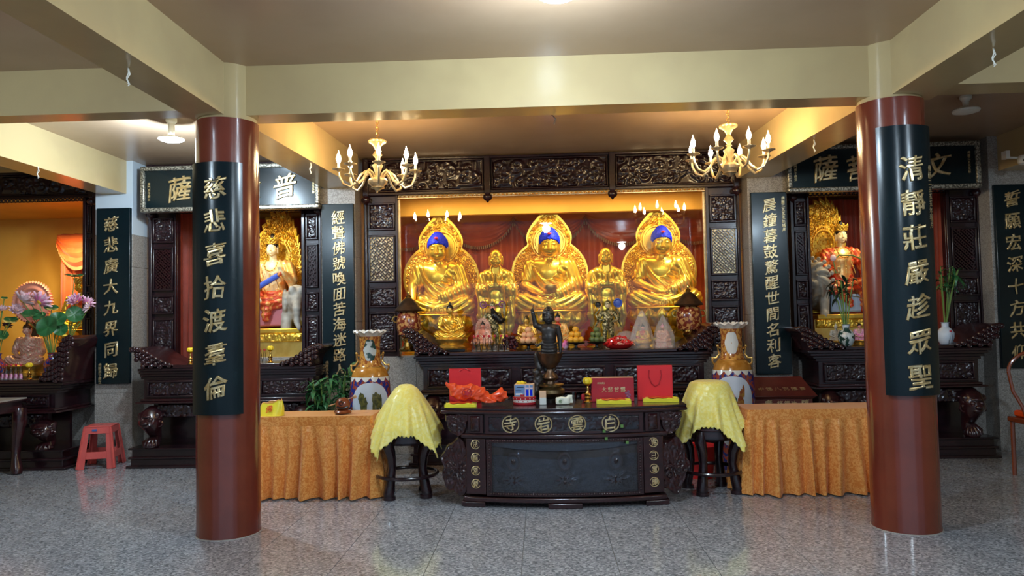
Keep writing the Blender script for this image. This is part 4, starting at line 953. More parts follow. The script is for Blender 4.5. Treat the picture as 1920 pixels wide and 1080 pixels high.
p = at(500, 783, Z=zl_); t = thing('yellow_bag', 'yellow satin bag with a red character behind the left column', 'bag', (p.x, 6.66, zl_+.002), rz=radians(-10))
def bagf(u, v): th = 2*pi*u; r = (1-.25*v**3); return (.115*r*np.sign(cos(th))*abs(cos(th))**.6*(1+.12*v), .06*(1-.75*v)*np.sign(sin(th))*abs(sin(th))**.7, .125*v+.008*sin(5*th)*v+.02*v*cos(th))
g = G().grid(bagf, 40, 10, True); obj('pouch', g, 'yellow_satin', t); obj('character', glyph('佛', .07, .2, .014), 'red_satin', t, (.0, -.045, .065), (radians(-20), 0, 0))
o = obj('bag_hem', G().tube([bagf(i/30, .98) for i in range(30)], .004, 6, closed=True), 'orange_satin', t)
# ------------------------------------------------------------------ sculpting: distance fields turned into meshes
def nets(f, lo, hi, h):
    ax = [np.arange(lo[k], hi[k]+h, h, dtype=np.float32) for k in range(3)]
    X, Y, Z = np.meshgrid(*ax, indexing='ij'); V = f(X, Y, Z).astype(np.float32); s = V < 0; nx, ny, nz = V.shape
    acc = np.zeros((nx-1, ny-1, nz-1, 3), np.float32); cnt = np.zeros((nx-1, ny-1, nz-1), np.float32)
    cs = [(a, b, c) for a in (0, 1) for b in (0, 1) for c in (0, 1)]
    sl = lambda o: tuple(slice(o[k], (nx, ny, nz)[k]-1+o[k]) for k in range(3))
    for o in cs:
        for k in range(3):
            if o[k]: continue
            p = list(o); p[k] = 1; a, b = V[sl(o)], V[sl(p)]; x = (a < 0) != (b < 0); t = np.where(x, a/(a-b+1e-12), 0)
            for j in range(3): acc[..., j] += np.where(x, o[j]+(t if j == k else 0), 0)
            cnt += x
    act = cnt > 0; idx = -np.ones(act.shape, np.int32); idx[act] = np.arange(act.sum()); P = acc[act]/cnt[act][:, None]
    P = (P+np.argwhere(act))*h+np.array(lo); F = []
    for k in range(3):
        i, j = [(1, 2), (2, 0), (0, 1)][k]
        a = [slice(1, -1)]*3; a[k] = slice(0, -1); b = list(a); b[k] = slice(1, None)
        x = s[tuple(a)] != s[tuple(b)]; q = np.argwhere(x); q[:, i] += 1; q[:, j] += 1; flip = s[tuple(a)][x]
        def at_(di, dj): r = q.copy(); r[:, i] -= di; r[:, j] -= dj; return idx[r[:, 0], r[:, 1], r[:, 2]]
        Q = np.stack([at_(1, 1), at_(0, 1), at_(0, 0), at_(1, 0)], 1); Q[~flip] = Q[~flip][:, ::-1]; F.append(Q)
    F = np.concatenate(F); F = F[(F >= 0).all(1)]
    return mk(P, F, 180)
def ell(X, Y, Z, c, r):
    x, y, z = (X-c[0])/r[0], (Y-c[1])/r[1], (Z-c[2])/r[2]; k = np.sqrt(x*x+y*y+z*z)+1e-9; q = np.sqrt((x/r[0])**2+(y/r[1])**2+(z/r[2])**2)+1e-9
    return k*(k-1)/q
def cap(X, Y, Z, a, b, ra, rb=None):
    rb = ra if rb is None else rb; d = [b[k]-a[k] for k in range(3)]; L = sum(v*v for v in d)+1e-12
    t = np.clip(((X-a[0])*d[0]+(Y-a[1])*d[1]+(Z-a[2])*d[2])/L, 0, 1)
    return np.sqrt((X-a[0]-t*d[0])**2+(Y-a[1]-t*d[1])**2+(Z-a[2]-t*d[2])**2)-(ra+(rb-ra)*t)
def bx(X, Y, Z, c, h, r=.01):
    q = [np.abs(v-c[k])-h[k]+r for k, v in enumerate((X, Y, Z))]
    return np.sqrt(sum(np.maximum(v, 0)**2 for v in q))+np.minimum(np.maximum(np.maximum(q[0], q[1]), q[2]), 0)-r
def sm(a, b, k=.03): h = np.clip(.5+.5*(b-a)/k, 0, 1); return b+(a-b)*h-k*h*(1-h)
def chain(X, Y, Z, P, R, k=.02):
    d = None
    for i in range(len(P)-1): c = cap(X, Y, Z, P[i], P[i+1], R[i], R[i+1]); d = c if d is None else sm(d, c, k)
    return d
# head, centred at the origin; face towards -Y, height about .27
def f_head(X, Y, Z, ears=1.0):
    d = ell(X, Y, Z, (0, .01, .02), (.100, .118, .125)); d = sm(d, ell(X, Y, Z, (0, -.028, -.055), (.086, .084, .078)), .05)
    d = sm(d, ell(X, Y, Z, (0, -.072, -.108), (.030, .024, .022)), .02)
    A = np.abs(X)
    d = sm(d, ell(A, Y, Z, (.050, -.070, -.045), (.034, .03, .034)), .03)
    d = sm(d, cap(X, Y, Z, (0, -.104, .03), (0, -.126, -.032), .008, .014), .016); d = sm(d, ell(A, Y, Z, (.014, -.116, -.034), (.010, .010, .008)), .008)
    d = np.maximum(d, -ell(A, Y, Z, (.042, -.118, .010), (.030, .018, .014))*1.0+0) if False else sm(d, ell(A, Y, Z, (.040, -.090, .008), (.026, .017, .013)), .006)
    d = -sm(-d, ell(A, Y, Z, (.040, -.110, .003), (.026, .006, .0025)), .003)
    br = np.abs(Z-.036-.010*np.cos((A-.042)*40))+np.abs(Y+.100)*.3; d = d-.004*np.exp(-(br/.006)**2)*(A < .075)*(A > .012)*(Y < 0)
    d = sm(d, ell(X, Y, Z, (0, -.108, -.068), (.026, .011, .0065)), .005); d = sm(d, ell(X, Y, Z, (0, -.106, -.080), (.020, .011, .007)), .005)
    e = sm(ell(A, Y, Z, (.102, .005, .01), (.014, .026, .035)), ell(A, Y, Z, (.103, -.002, -.055), (.012, .017, .055)), .02)*1.0
    return sm(d, e, .012) if ears else d
def f_cap(X, Y, Z, t=.016, line=.066):
    d = sm(ell(X, Y, Z, (0, .018, .030), (.100+t, .115+t, .125+t)), 9*np.ones_like(X), .001)
    cut = (line-.75*(Y+.10)*(Y > -.10)-Z)-.0; d = np.maximum(d, np.minimum(cut, .2)*.8)
    return d
def f_curls(X, Y, Z):
    d = sm(f_cap(X, Y, Z), ell(X, Y, Z, (0, .02, .140), (.056, .060, .045)), .03)
    return d-.005*np.cos(X*150)*np.cos(Z*150)*np.cos(Y*150)
HEAD = nets(f_head, (-.13, -.16, -.16), (.13, .16, .17), .0052)
CURLS = nets(f_curls, (-.14, -.15, -.14), (.14, .17, .24), .0065)
HAIR = nets(lambda X, Y, Z: sm(f_cap(X, Y, Z, .013, .062), ell(X, Y, Z, (0, .03, .19), (.04, .045, .06)), .03)-.002*np.sin(X*220), (-.14, -.15, -.14), (.14, .17, .27), .008)
def f_crown(X, Y, Z):
    r = np.hypot(X, Y-.015); d = np.maximum(np.abs(r-.118)-.010, np.abs(Z-.085)-.018)
    a = np.arctan2(X, -(Y-.015)); hgt = .10+.055*np.cos(a*.9)+.018*np.cos(a*9); d2 = np.maximum(np.abs(r-.116-.02*(Z-.08)/.08)-.007, np.maximum(Z-hgt-.03, .08-Z)); d2 = np.maximum(d2, Y-.05)
    d = sm(d, d2, .01); d = sm(d, ell(X, Y, Z, (0, -.118, .14), (.022, .016, .034)), .01); return d-.004*np.cos(X*110)*np.cos(Z*110)
CROWN = nets(f_crown, (-.16, -.16, .05), (.16, .17, .22), .0065)
def add_head(t, loc, s, skin, hair, style, tilt=.12, rz=0):
    h = obj('head', HEAD, skin, t, loc, (tilt, 0, rz), scale=s)
    if style == 'curls':
        c = obj('hair_curls', CURLS, hair, h); obj('hair_jewel', G().ball((0, -.10, .125), (.022, .016, .014)), 'red_jewel' if hair == 'hair_blue' else hair, c)
    elif style == 'crown': obj('hair', HAIR, hair, h); obj('crown', CROWN, 'gold_relief', h)
    elif style == 'hair': obj('hair', HAIR, hair, h)
    elif style == 'helmet': obj('helmet', G().lathe([(.125, .05), (.13, .07), (.12, .13), (.07, .19), (.02, .22), (.015, .29), (.002, .31)], c=(0, .01, 0), n=24), hair, h)
    return h
# seated cross-legged figure, total height about 1.12, seat at z=0
def legs(X, Y, Z, o=0):
    d = None
    for s in (-1, 1):
        a = chain(X, Y, Z, [(s*.13, .05, .13), (s*.37, -.13, .115)], [.125, .105]); b = chain(X, Y, Z, [(s*.37, -.14, .11), (s*.05, -.27, .085)], [.10, .065])
        q = sm(a, b, .04); d = q if d is None else sm(d, q, .04)
    d = sm(d, ell(X, Y, Z, (0, -.06, .06), (.42, .26, .085)), .05); return d-o
def torso(X, Y, Z, o=0):
    d = sm(ell(X, Y, Z, (0, .05, .25), (.19, .16, .26)), ell(X, Y, Z, (0, .03, .50), (.215, .145, .16)), .08); d = sm(d, cap(X, Y, Z, (-.175, .045, .60), (.175, .045, .60), .082), .08); return d-o
def seated(kind):
    RH = {'lap': [(-.255, .04, .585), (-.335, -.01, .34), (-.10, -.235, .215)], 'touch': [(-.255, .04, .585), (-.345, -.04, .36), (-.315, -.20, .19)]}[kind]
    LH = [(.255, .04, .585), (.335, -.01, .34), (.09, -.235, .215)]
    def body(X, Y, Z):
        d = torso(X, Y, Z); d = sm(d, cap(X, Y, Z, (0, .03, .62), (0, .0, .80), .066, .062), .04)
        d = sm(d, chain(X, Y, Z, RH, [.075, .062, .040], .03), .03); d = sm(d, chain(X, Y, Z, LH, [.075, .062, .040], .03), .03)
        # hands: palm, four fingers, thumb
        if kind == 'lap':
            for s in (-1, 1):
                zz = .205 if s < 0 else .185
                d = sm(d, ell(X, Y, Z, (s*.06, -.25, zz), (.062, .042, .020)), .02)
                for k in range(4): d = np.minimum(d, sm(d, cap(X, Y, Z, (s*.03, -.225-.017*k, zz+.006), (-s*(.045-.004*k), -.235-.018*k, zz+.012), .0095, .007), .004))
                d = sm(d, cap(X, Y, Z, (s*.07, -.24, zz+.015), (s*.008, -.262, zz+.045), .011, .008), .008)
        else:
            d = sm(d, ell(X, Y, Z, (-.31, -.225, .165), (.038, .022, .05)), .02)
            for k in range(4): d = sm(d, cap(X, Y, Z, (-.335+.017*k, -.235, .15), (-.34+.019*k, -.265, .065+.006*abs(k-1.5)), .0095, .007), .004)
            d = sm(d, cap(X, Y, Z, (-.285, -.225, .17), (-.258, -.255, .125), .011, .008), .006)
            d = sm(d, ell(X, Y, Z, (.055, -.25, .195), (.065, .042, .022)), .02)
            for k in range(4): d = sm(d, cap(X, Y, Z, (.02, -.225-.017*k, .20), (-.055, -.235-.018*k, .206), .0095, .007), .004)
            d = sm(d, cap(X, Y, Z, (.06, -.24, .21), (.005, -.262, .24), .011, .008), .008)
        # a foot showing
        d = sm(d, chain(X, Y, Z, [(.02, -.30, .10), (-.13, -.31, .115)], [.035, .028]), .01)
        for k in range(5): d = sm(d, ell(X, Y, Z, (-.155, -.295-.0+.013*k-.02, .118), (.016, .009, .012)), .004)
        return d
    def robe(X, Y, Z):
        t = torso(X, Y, Z, .016)
        a1 = chain(X, Y, Z, LH, [.100, .105, .075], .04)
        sl = sm(a1, chain(X, Y, Z, [(.34, .0, .33), (.30, -.10, .12)], [.09, .075]), .05)           # hanging sleeve
        a2 = chain(X, Y, Z, [(-.25, .045, .60), (-.315, .02, .40)], [.098, .095], .04)
        # folds fanning from the covered shoulder, and across the lap
        q = np.hypot(X-.30, Z-.70); f1 = .010*(.75-1.6*np.abs(np.sin(q*36+5*Y+.8*np.sin(9*Z))))
        f2 = .010*(.75-1.6*np.abs(np.sin(np.hypot(X*.62, Z-.40)*44+9*np.abs(X))))
        f3 = .010*(.75-1.5*np.abs(np.sin(50*X+16*Z)))
        d = sm(t+f1, sm(a1, sl, .02)+f3*.8, .03); d = sm(d, a2+f3*.7, .03)
        d = sm(d, legs(X, Y, Z, .014)+f2, .035)
        # waist knot of cloth and hem spilling in front
        hem = ell(X, Y, Z, (0, -.28, .045), (.20, .09, .045)); d = sm(d, hem+.009*np.sin(np.arctan2(Z-.25, X)*26), .03)
        # open chest
        top = .018*np.sin(X*14)
        u = np.maximum(np.hypot((X+.04)/.165, (Z-.68)/.27)-1, Y-.02)*.15
        u = np.minimum(u, np.maximum(np.hypot(X/.09, (Z-.72)/.11)-1, Y-.12)*.1)
        d = np.maximum(d, -u)
        # bare forearm of the near arm and hands free of cloth
        arm = chain(X, Y, Z, RH[1:], [.075, .055]); d = np.where(Z > .17, np.maximum(d, -(arm-.004)), d)
        return d
    lo, hi = (-.52, -.42, -.01), (.52, .26, .84)
    return nets(body, (-.46, -.36, .0), (.46, .24, .82), .0105), nets(robe, lo, hi, .0088)
SEAT_LAP = seated('lap'); SEAT_TOUCH = seated('touch')

# flame-shaped body halo
def ogee(a):                              # big lower lobe with a pointed upper lobe
    x, z = cos(a), sin(a); best = 0
    for r in np.linspace(.05, 1.15, 441):
        X, Z = r*x, r*z; t = (Z-.50)/.42
        lower = (X/.525)**2+((Z+.02)/.50)**2 < 1 or (abs(X) < .44 and -.54 < Z < -.05)
        upper = X*X+(Z-.50)**2 < .31**2 if Z < .50 else (t < 1 and abs(X) < .31*(1-max(t, 0)**1.6))
        if lower or upper: best = r
        else: break
    return best
OG = [ogee(2*pi*k/180) for k in range(181)]
def ogf(a):
    k = (a % (2*pi))/(2*pi)*180; i = int(k); return OG[i]+(OG[min(i+1, 180)]-OG[i])*(k-i)
hs = scrolls(1.2, 2.0, 91, .026, 1.0, 0)
def halo_rel(X, Z):
    H = hs(X, Z); r = np.hypot(X, Z-.42); R = np.hypot(X/.85, (Z+.15))
    H = np.where(r < .20, .12+.0*r, H); H = np.where(np.abs(r-.205) < .014, .9, H); H = np.where(np.abs(r-.235) < .008, .6, H); H = np.where((np.abs(R-.40) < .014) & (Z < .25), .8, H)
    return H
HALO = plate(ogf, .03, .026, halo_rel, 400, 110)
def pointed(a, sp=1.0):
    x, z = cos(a), sin(a); best = 0
    for r in np.linspace(.05, 1.1, 200):
        X, Z = r*x, r*z
        w = .42*sqrt(max(0, 1-((Z-.05)/.72)**2))**.8 if Z > .05 else .42+.02*Z
        if Z > -.75 and Z < .77 and abs(X) < w: best = r
        else: break
    if z > -.45: best *= 1+.10*((a*21/pi) % 1)
    return best
fs = scrolls(1.0, 1.8, 93, .027, 1.0, 0)
def flame_rel(X, Z):
    H = fs(X, Z); r = np.hypot(X, Z-.18); H = np.where(r < .19, .15+.5*(np.cos(X*60)*np.cos(Z*60) > .3), H); H = np.where(np.abs(r-.20) < .018, .9, H); H = np.where(np.abs(r-.25) < .010, .7, H)
    return H
FLAME = plate(pointed, .03, .026, flame_rel, 420, 90)
PETAL = mk(*(lambda g: (g.v, g.f))(G().grid(lambda u, v: ((u-.5)*.165*max(0, sin(pi*(.10+.90*v)**.9))**.55, -.050*sin(pi*v*.9)-.035*v+.20*(u-.5)**2-.030*(math.exp(-((u-.27)/.14)**2)+math.exp(-((u-.73)/.14)**2))*math.exp(-((v-.5)/.26)**2), .20*v), 14, 12)))
def lotus(t, m, R=.46, h=.30, n=16, z0=-.34, sc=1, zb=-.56):
    obj('lotus_core', G().lathe([(R*.55, z0-.02), (R*.70, z0+.02), (R*.62, z0+.06), (R*.75, z0+.12), (R*.95, z0+.30), (R*.98, z0+.335), (R*.6, z0+.345)], n=48), m, t)
    for k in range(n):
        a = 2*pi*(k+.5)/n
        obj('petal', PETAL, m, t, (R*.80*sin(a), -R*.80*cos(a), z0+.10), (radians(6), 0, a), scale=(1.35, 1.15, 1.22))
        obj('petal', PETAL, m, t, (R*.82*sin(a+.2), -R*.82*cos(a+.2), z0+.085), (radians(180-12), 0, a+.2), scale=(1.2, 1.3, .62))
    obj('lotus_rim', G().lathe([(R*1.02, z0+.325), (R*1.05, z0+.335), (R*1.02, z0+.345)], n=48, cap=False), m, t)
    obj('pedestal', G().lathe([(R*1.0, zb), (R*1.02, zb+(z0-zb)*.2), (R*.92, zb+(z0-zb)*.4), (R*.90, zb+(z0-zb)*.75), (R*.72, z0-.0)], n=48), m, t)
YB_ = 9.22
def buddha(label, u, v_top, v_knee, variant, bowl=False):
    ztop = z_of(u, v_top, YB_); zk = z_of(u, v_knee, YB_); s = (ztop-zk)/1.13; x = X_(u, 500, YB_)
    t = thing('golden_buddha', label, 'statue', (x, YB_, zk), group='three golden seated Buddhas', scale=s)
    b, r = SEAT_LAP if variant == 'lap' else SEAT_TOUCH
    obj('body', b, 'gold_bright', t); obj('robe', r, 'gold_bright', t)
    add_head(t, (0, -.03, .870), 1.22, 'gold_bright', 'hair_blue', 'curls', .17)
    obj('halo', HALO, 'gold_relief', t, (0, .30, .52), scale=(1.0, 1, .98)); lotus(t, 'gold_bright', zb=min(-.35, (1.136-zk)/s))
    if bowl: obj('alms_bowl', G().lathe([(.03, .23), (.07, .245), (.095, .29), (.09, .325), (.075, .335), (.06, .33)], c=(0, -.27, 0), n=28), 'gold_leaf', t)
    obj('chest_emblem', glyph('卍', .06, .1, .0), 'gold_relief', t, (.0, -.135, .60), (radians(12), 0, 0))
    return t
buddha('golden seated Buddha at left, one hand reaching down over his knee', 822, 431, 590, 'touch')
buddha('golden seated Buddha in the middle, holding a bowl in his lap', 1031, 422, 583, 'lap', True)
buddha('golden seated Buddha at right, both hands resting in his lap', 1241, 419, 576, 'lap')
# gilded stage under the Buddhas
st = struct('wall_dais', G().b2(PL2[1]+.05, PR2[0]-.05, 8.8, 10.3, 1.10, 1.135), 'gold_leaf')

# standing monks
def f_monk(X, Y, Z):
    d = chain(X, Y, Z, [(0, .0, .10), (0, .0, .45), (0, 0, .80)], [.17, .15, .13], .05); d = sm(d, cap(X, Y, Z, (-.12, .0, .98), (.12, .0, .98), .085), .10); d = sm(d, cap(X, Y, Z, (0, 0, .8), (0, 0, 1.0), .14), .06)
    d = sm(d, cap(X, Y, Z, (0, 0, 1.0), (0, -.01, 1.12), .055), .04)
    f = .010*(.7-1.5*np.abs(np.sin(X*36+6*Z)))*(np.abs(X) > .05)+.007*(.7-1.4*np.abs(np.sin(np.hypot(X, Z-1.15)*26)))
    for s in (-1, 1):
        d = sm(d, chain(X, Y, Z, [(s*.17, 0, .98), (s*.22, -.03, .78), (s*.06, -.17, .84)], [.075, .075, .05], .03), .04); d = sm(d, chain(X, Y, Z, [(s*.20, -.04, .76), (s*.21, -.06, .45), (s*.19, -.04, .22)], [.06, .055, .03], .03), .04)
    d = d+f
    d = sm(d, chain(X, Y, Z, [(0, -.185, .84), (0, -.205, .95)], [.040, .030]), .012)
    d = sm(d, ell(X, Y, Z, (0, -.085, .60), (.13, .085, .26))+f*.8, .04)
    for s in (-1, 1): d = sm(d, ell(X, Y, Z, (s*.08, -.09, .03), (.05, .11, .035)), .02)
    d = np.maximum(d, -np.maximum(np.hypot(X/.06, (Z-1.08)/.10)-1, Y+.03)*.05)
    return np.maximum(d, -Z)
MONK = nets(f_monk, (-.32, -.26, -.01), (.32, .22, 1.16), .011)
for lab, u, vt, vb, bd in (('golden standing monk with joined palms between left and middle Buddha', 931, 468, 652, False), ('golden standing monk with joined palms between middle and right Buddha', 1137, 464, 648, True)):
    Y = 9.05; zt_, zb_ = z_of(u, vt, Y), z_of(u, vb, Y); s = (zt_-zb_)/1.36
    t = thing('golden_monk', lab, 'statue', (X_(u, 550, Y), Y, zb_), group='golden standing monks', scale=s); obj('robed_body', MONK, 'gold_bright', t); h = add_head(t, (0, -.02, 1.23), .88, 'gold_bright', '', 'bald', .15)
    for q, sx in enumerate((-1, 1)):
        for k in range(5): pass
    obj('joined_fingers', G().tube([(-.016, -.225, .90), (-.012, -.228, 1.0)], .014, 8).tube([(.016, -.225, .90), (.012, -.228, 1.0)], .014, 8).tube([(-.016, -.200, .90), (-.012, -.200, 1.015)], .014, 8).tube([(.016, -.200, .90), (.012, -.200, 1.015)], .014, 8).tube([(-.014, -.178, .90), (-.011, -.176, .995)], .013, 8).tube([(.014, -.178, .90), (.011, -.176, .995)], .013, 8).tube([(-.014, -.245, .89), (-.010, -.252, .965)], .012, 8).tube([(.014, -.245, .89), (.010, -.252, .965)], .012, 8), 'gold_bright', t)
    q_ = (1.137-zb_)/s; obj('lotus_stand', G().lathe([(.26, q_), (.28, q_*.6), (.20, -.08), (.27, -.02), (.27, 0), (.2, .005)], n=36, fn=lambda r, z, a, i: (r*(1+.06*cos(12*a)), z)), 'gold_bright', t)

# robed statues in the side shrines
def f_bodh(X, Y, Z):
    d = sm(torso(X, Y, Z), cap(X, Y, Z, (0, .03, .62), (0, .0, .80), .060), .04); return d
def bod(kind):
    def arms(X, Y, Z, o):
        d = chain(X, Y, Z, [(-.25, .04, .585), (-.34, -.04, .36), (-.20, -.26, .33)], [.075+o, .07+o, .04], .03)
        return sm(d, chain(X, Y, Z, [(.25, .04, .585), (.34, -.05, .40), (.24, -.24, .50)], [.075+o, .07+o, .04], .03), .02)
    def skin(X, Y, Z):
        d = f_bodh(X, Y, Z)
        for sx, c in ((-1, (-.17, -.28, .33)), (1, (.22, -.26, .52))):
            d = sm(d, ell(X, Y, Z, c, (.04, .03, .045)), .02)
            for k in range(4): d = sm(d, cap(X, Y, Z, (c[0]-.025+.016*k, c[1]-.015, c[2]+.02), (c[0]-.03+.018*k, c[1]-.04, c[2]+.065), .010, .007), .004)
        return np.minimum(d, arms(X, Y, Z, -.012))
    def shawl(X, Y, Z):
        d = arms(X, Y, Z, .018); d = sm(d, torso(X, Y, Z, .018), .03)
        u = np.maximum(np.hypot(X/.15, (Z-.50)/.30)-1, Y-.02)*.12; d = np.maximum(d, -u)
        for s in (-1, 1): d = sm(d, chain(X, Y, Z, [(s*.34, -.04, .35), (s*.36, -.10, .10), (s*.40, -.12, -.12)], [.07, .05, .03], .03), .03)
        return d+.007*np.sin(75*X+40*Z)
    def skirt(X, Y, Z):
        if kind == 'fold':
            d = legs(X, Y, Z, .012); d = sm(d, ell(X, Y, Z, (0, .03, .16), (.22, .18, .16)), .05); d = sm(d, chain(X, Y, Z, [(.02, -.30, .05), (.0, -.33, -.12)], [.10, .07]), .05)
        else:
            d = chain(X, Y, Z, [(-.13, .05, .13), (-.36, -.14, .12), (-.02, -.28, .06)], [.125, .11, .08], .04); d = sm(d, chain(X, Y, Z, [(.13, .05, .13), (.28, -.24, .12), (.25, -.27, -.22)], [.125, .11, .07], .04), .04)
            d = sm(d, ell(X, Y, Z, (0, .02, .12), (.26, .18, .16)), .05); d = sm(d, chain(X, Y, Z, [(-.1, -.28, .02), (.0, -.30, -.14)], [.10, .05]), .05)
        return d+.009*np.sin(np.hypot(X*.7, Z-.35)*80)
    def feet(X, Y, Z):
        d = chain(X, Y, Z, [(.25, -.27, -.22), (.25, -.29, -.30), (.24, -.40, -.315)], [.04, .045, .03]) if kind != 'fold' else chain(X, Y, Z, [(-.05, -.31, .10), (-.17, -.33, .11)], [.04, .028])
        return d
    return (nets(skin, (-.45, -.36, 0), (.45, .24, .84), .011), nets(shawl, (-.52, -.36, -.2), (.52, .26, .74), .011), nets(skirt, (-.55, -.46, -.32), (.55, .26, .36), .011), nets(feet, (-.35, -.46, -.38), (.4, -.2, .2), .009))
def f_elephant(X, Y, Z):     # lying elephant seen from the front, head towards -Y
    d = ell(X, Y, Z, (0, .15, .0), (.24, .38, .24)); d = sm(d, ell(X, Y, Z, (0, -.22, .12), (.15, .15, .17)), .06)
    A = np.abs(X); ear = ell(A, Y, Z, (.17, -.16, .08), (.045, .10, .16)); d = sm(d, ear, .02)
    d = sm(d, chain(X, Y, Z, [(0, -.33, .10), (.0, -.42, -.02), (.0, -.42, -.18), (.03, -.46, -.26)], [.075, .06, .042, .03], .02), .04)
    d = sm(d, ell(A, Y, Z, (.07, -.33, .22), (.05, .04, .05)), .03); d = -sm(-d, ell(A, Y, Z, (.085, -.36, .14), (.02, .012, .008)), .004)
    d = sm(d, chain(A, Y, Z, [(.15, -.10, -.10), (.16, -.16, -.30)], [.085, .075]), .04); d = sm(d, chain(A, Y, Z, [(.15, .35, -.10), (.16, .38, -.30)], [.09, .08]), .04)
    return d+.002*np.sin(Z*90)
ELE = nets(f_elephant, (-.3, -.52, -.4), (.3, .6, .4), .014)
def f_lion(X, Y, Z):
    d = ell(X, Y, Z, (0, .15, -.02), (.22, .36, .22)); m = ell(X, Y, Z, (0, -.20, .14), (.22, .17, .24)); m = m-.022*np.cos(np.arctan2(Z-.14, X)*9+np.hypot(X, Z-.14)*38)*np.clip((np.hypot(X, Z-.14)-.07)*12, 0, 1)
    d = sm(d, m, .04); d = sm(d, ell(X, Y, Z, (0, -.34, .08), (.09, .09, .07)), .03); A = np.abs(X); d = sm(d, ell(A, Y, Z, (.065, -.36, .18), (.026, .02, .022)), .006); d = sm(d, ell(X, Y, Z, (0, -.42, .10), (.035, .02, .022)), .008)
    d = -sm(-d, ell(X, Y, Z, (0, -.42, .045), (.06, .03, .010)), .006)
    d = sm(d, chain(A, Y, Z, [(.13, -.12, -.05), (.14, -.2, -.28), (.14, -.28, -.31)], [.085, .06, .055]), .03); return sm(d, chain(A, Y, Z, [(.15, .35, -.10), (.16, .32, -.30)], [.09, .07]), .04)
LION = nets(f_lion, (-.3, -.52, -.4), (.3, .6, .44), .013)
def robed(label, u, vt, vs, Y, kind, flip, shawlm, skirtm, topm, blockm, lionlabel):
    zt_, zs = z_of(u, vt, Y), z_of(u, vs, Y); s = (zt_-zs)/1.12; x = X_(u, 500, Y)
    t = thing('robed_statue', label, 'statue', (x, Y, zs), group='robed statues in the side shrines', scale=s); t.scale = (s*.86, s*.9, s)
    sk, sh, kt, ft = bod(kind); f = -1 if flip else 1
    for nm, me, m in (('torso_and_arms', sk, topm), ('shawl', sh, shawlm), ('skirt', kt, skirtm), ('foot', ft, 'skin_cream')):
        if flip and nm == 'foot': pass
        obj(nm, me, m, t)
    add_head(t, (0, -.02, .875), .86, 'skin_cream', 'hair_black', 'crown', .1)
    obj('halo', FLAME, 'gold_relief', t, (0 if not flip else -.18, .32, .56), scale=(.88, 1, 1.12))
    g = G().tube([(.11*cos(pi+pi*k/12), -.10-.045*sin(pi*k/12), .655+.12*sin(pi+pi*k/12)) for k in range(13)], .008, 6)
    for k in range(9): a = pi+pi*k/8; g.ball((.11*cos(a), -.105-.05*sin(pi*k/8), .655+.12*sin(a)), .014, 7, 5)
    for sx in (-.12, 0, .12): g.tube([(sx*.7, -.15, .50), (sx, -.175, .40), (sx*1.3, -.17, .30)], .006, 5); g.ball((sx, -.18, .40), .016, 7, 5)
    obj('necklace', g, 'gold_leaf', t)
    obj('saddle_block', G().box((0, -.02, -.13), (.62, .5, .26), taper=.86), blockm, t, bevel=.03)
    obj('throne_slab', G().b2(-.62, .62, -.48, .36, -.36, -.29), 'gold_relief', t, bevel=.015)
    obj('throne_relief', relief(1.3, .12, .03, 51, r=.05, res=.012), 'gold_relief', t, (0, -.46, -.42)); obj('throne_base', G().b2(-.66, .66, -.45, .36, (1.102-zs)/s, -.36), 'gold_leaf', t)
    return t, s
yS = 9.25
t1, s1 = robed('cream and orange robed statue with a blue scroll, seated on an elephant', 512, 434, 578, yS, 'fold', False, 'robe_cream', 'robe_red', 'skin_cream', 'pink_block', '')
o = obj('blue_scroll', G().tube([(-.13, -.30, .30), (.20, -.30, .46)], .042, 16), 'blue_scroll', t1); obj('scroll_end', G().tube([(-.17, -.30, .28), (-.13, -.30, .30)], .028, 12).tube([(.20, -.30, .46), (.25, -.30, .485)], .026, 12), 'robe_red', o)
obj('elephant', ELE, 'stone_white', t1, (.42, -.02, .0), (0, 0, radians(18)), scale=1.12, label='grey-white elephant mount')
t2, s2 = robed('red robed crowned statue with one leg down, seated on a lion', 1578, 410, 552, yS, 'pend', True, 'robe_red', 'robe_red', 'robe_cream', 'blue_block', '')
lio = obj('lion', LION, 'stone_white', t2, (-.50, -.06, .05), (0, 0, radians(-24)), scale=1.15, label='grey-white curly-maned lion mount'); R = random.Random(12); g = G()
for ring_ in range(4):
    for k in range(7+2*ring_):
        a = -.5+(pi+1.0)*(k+.5*(ring_ % 2))/(7+2*ring_); rr = .13+.045*ring_; c = (rr*cos(a), -.30+.055*ring_, .14+rr*sin(a)*1.05); g.ball(c, (.030, .026, .030), 8, 6); g.torus((c[0], c[1]-.024, c[2]), .016, .008, 10, 5, 'y')
obj('mane_curls', g, 'stone_white', lio)
obj('lotus_footrest', G().lathe([(.10, -.40), (.13, -.36), (.10, -.34), (.12, -.32)], c=(.24, -.38, 0), n=24, fn=lambda r, z, a, i: (r*(1+.08*cos(10*a)), z)), 'gold_relief', t2)
g = G(); P = [(-.22, -.30, .30), (-.26, -.30, .48), (-.16, -.30, .56), (.05, -.32, .55), (.2, -.3, .50)]
o = obj('long_stem', G().tube(P, .010, 6), 'stem_green', t2); obj('stem_blossom', G().ball((-.26, -.30, .52), (.05, .04, .05)), 'petal_white', o)
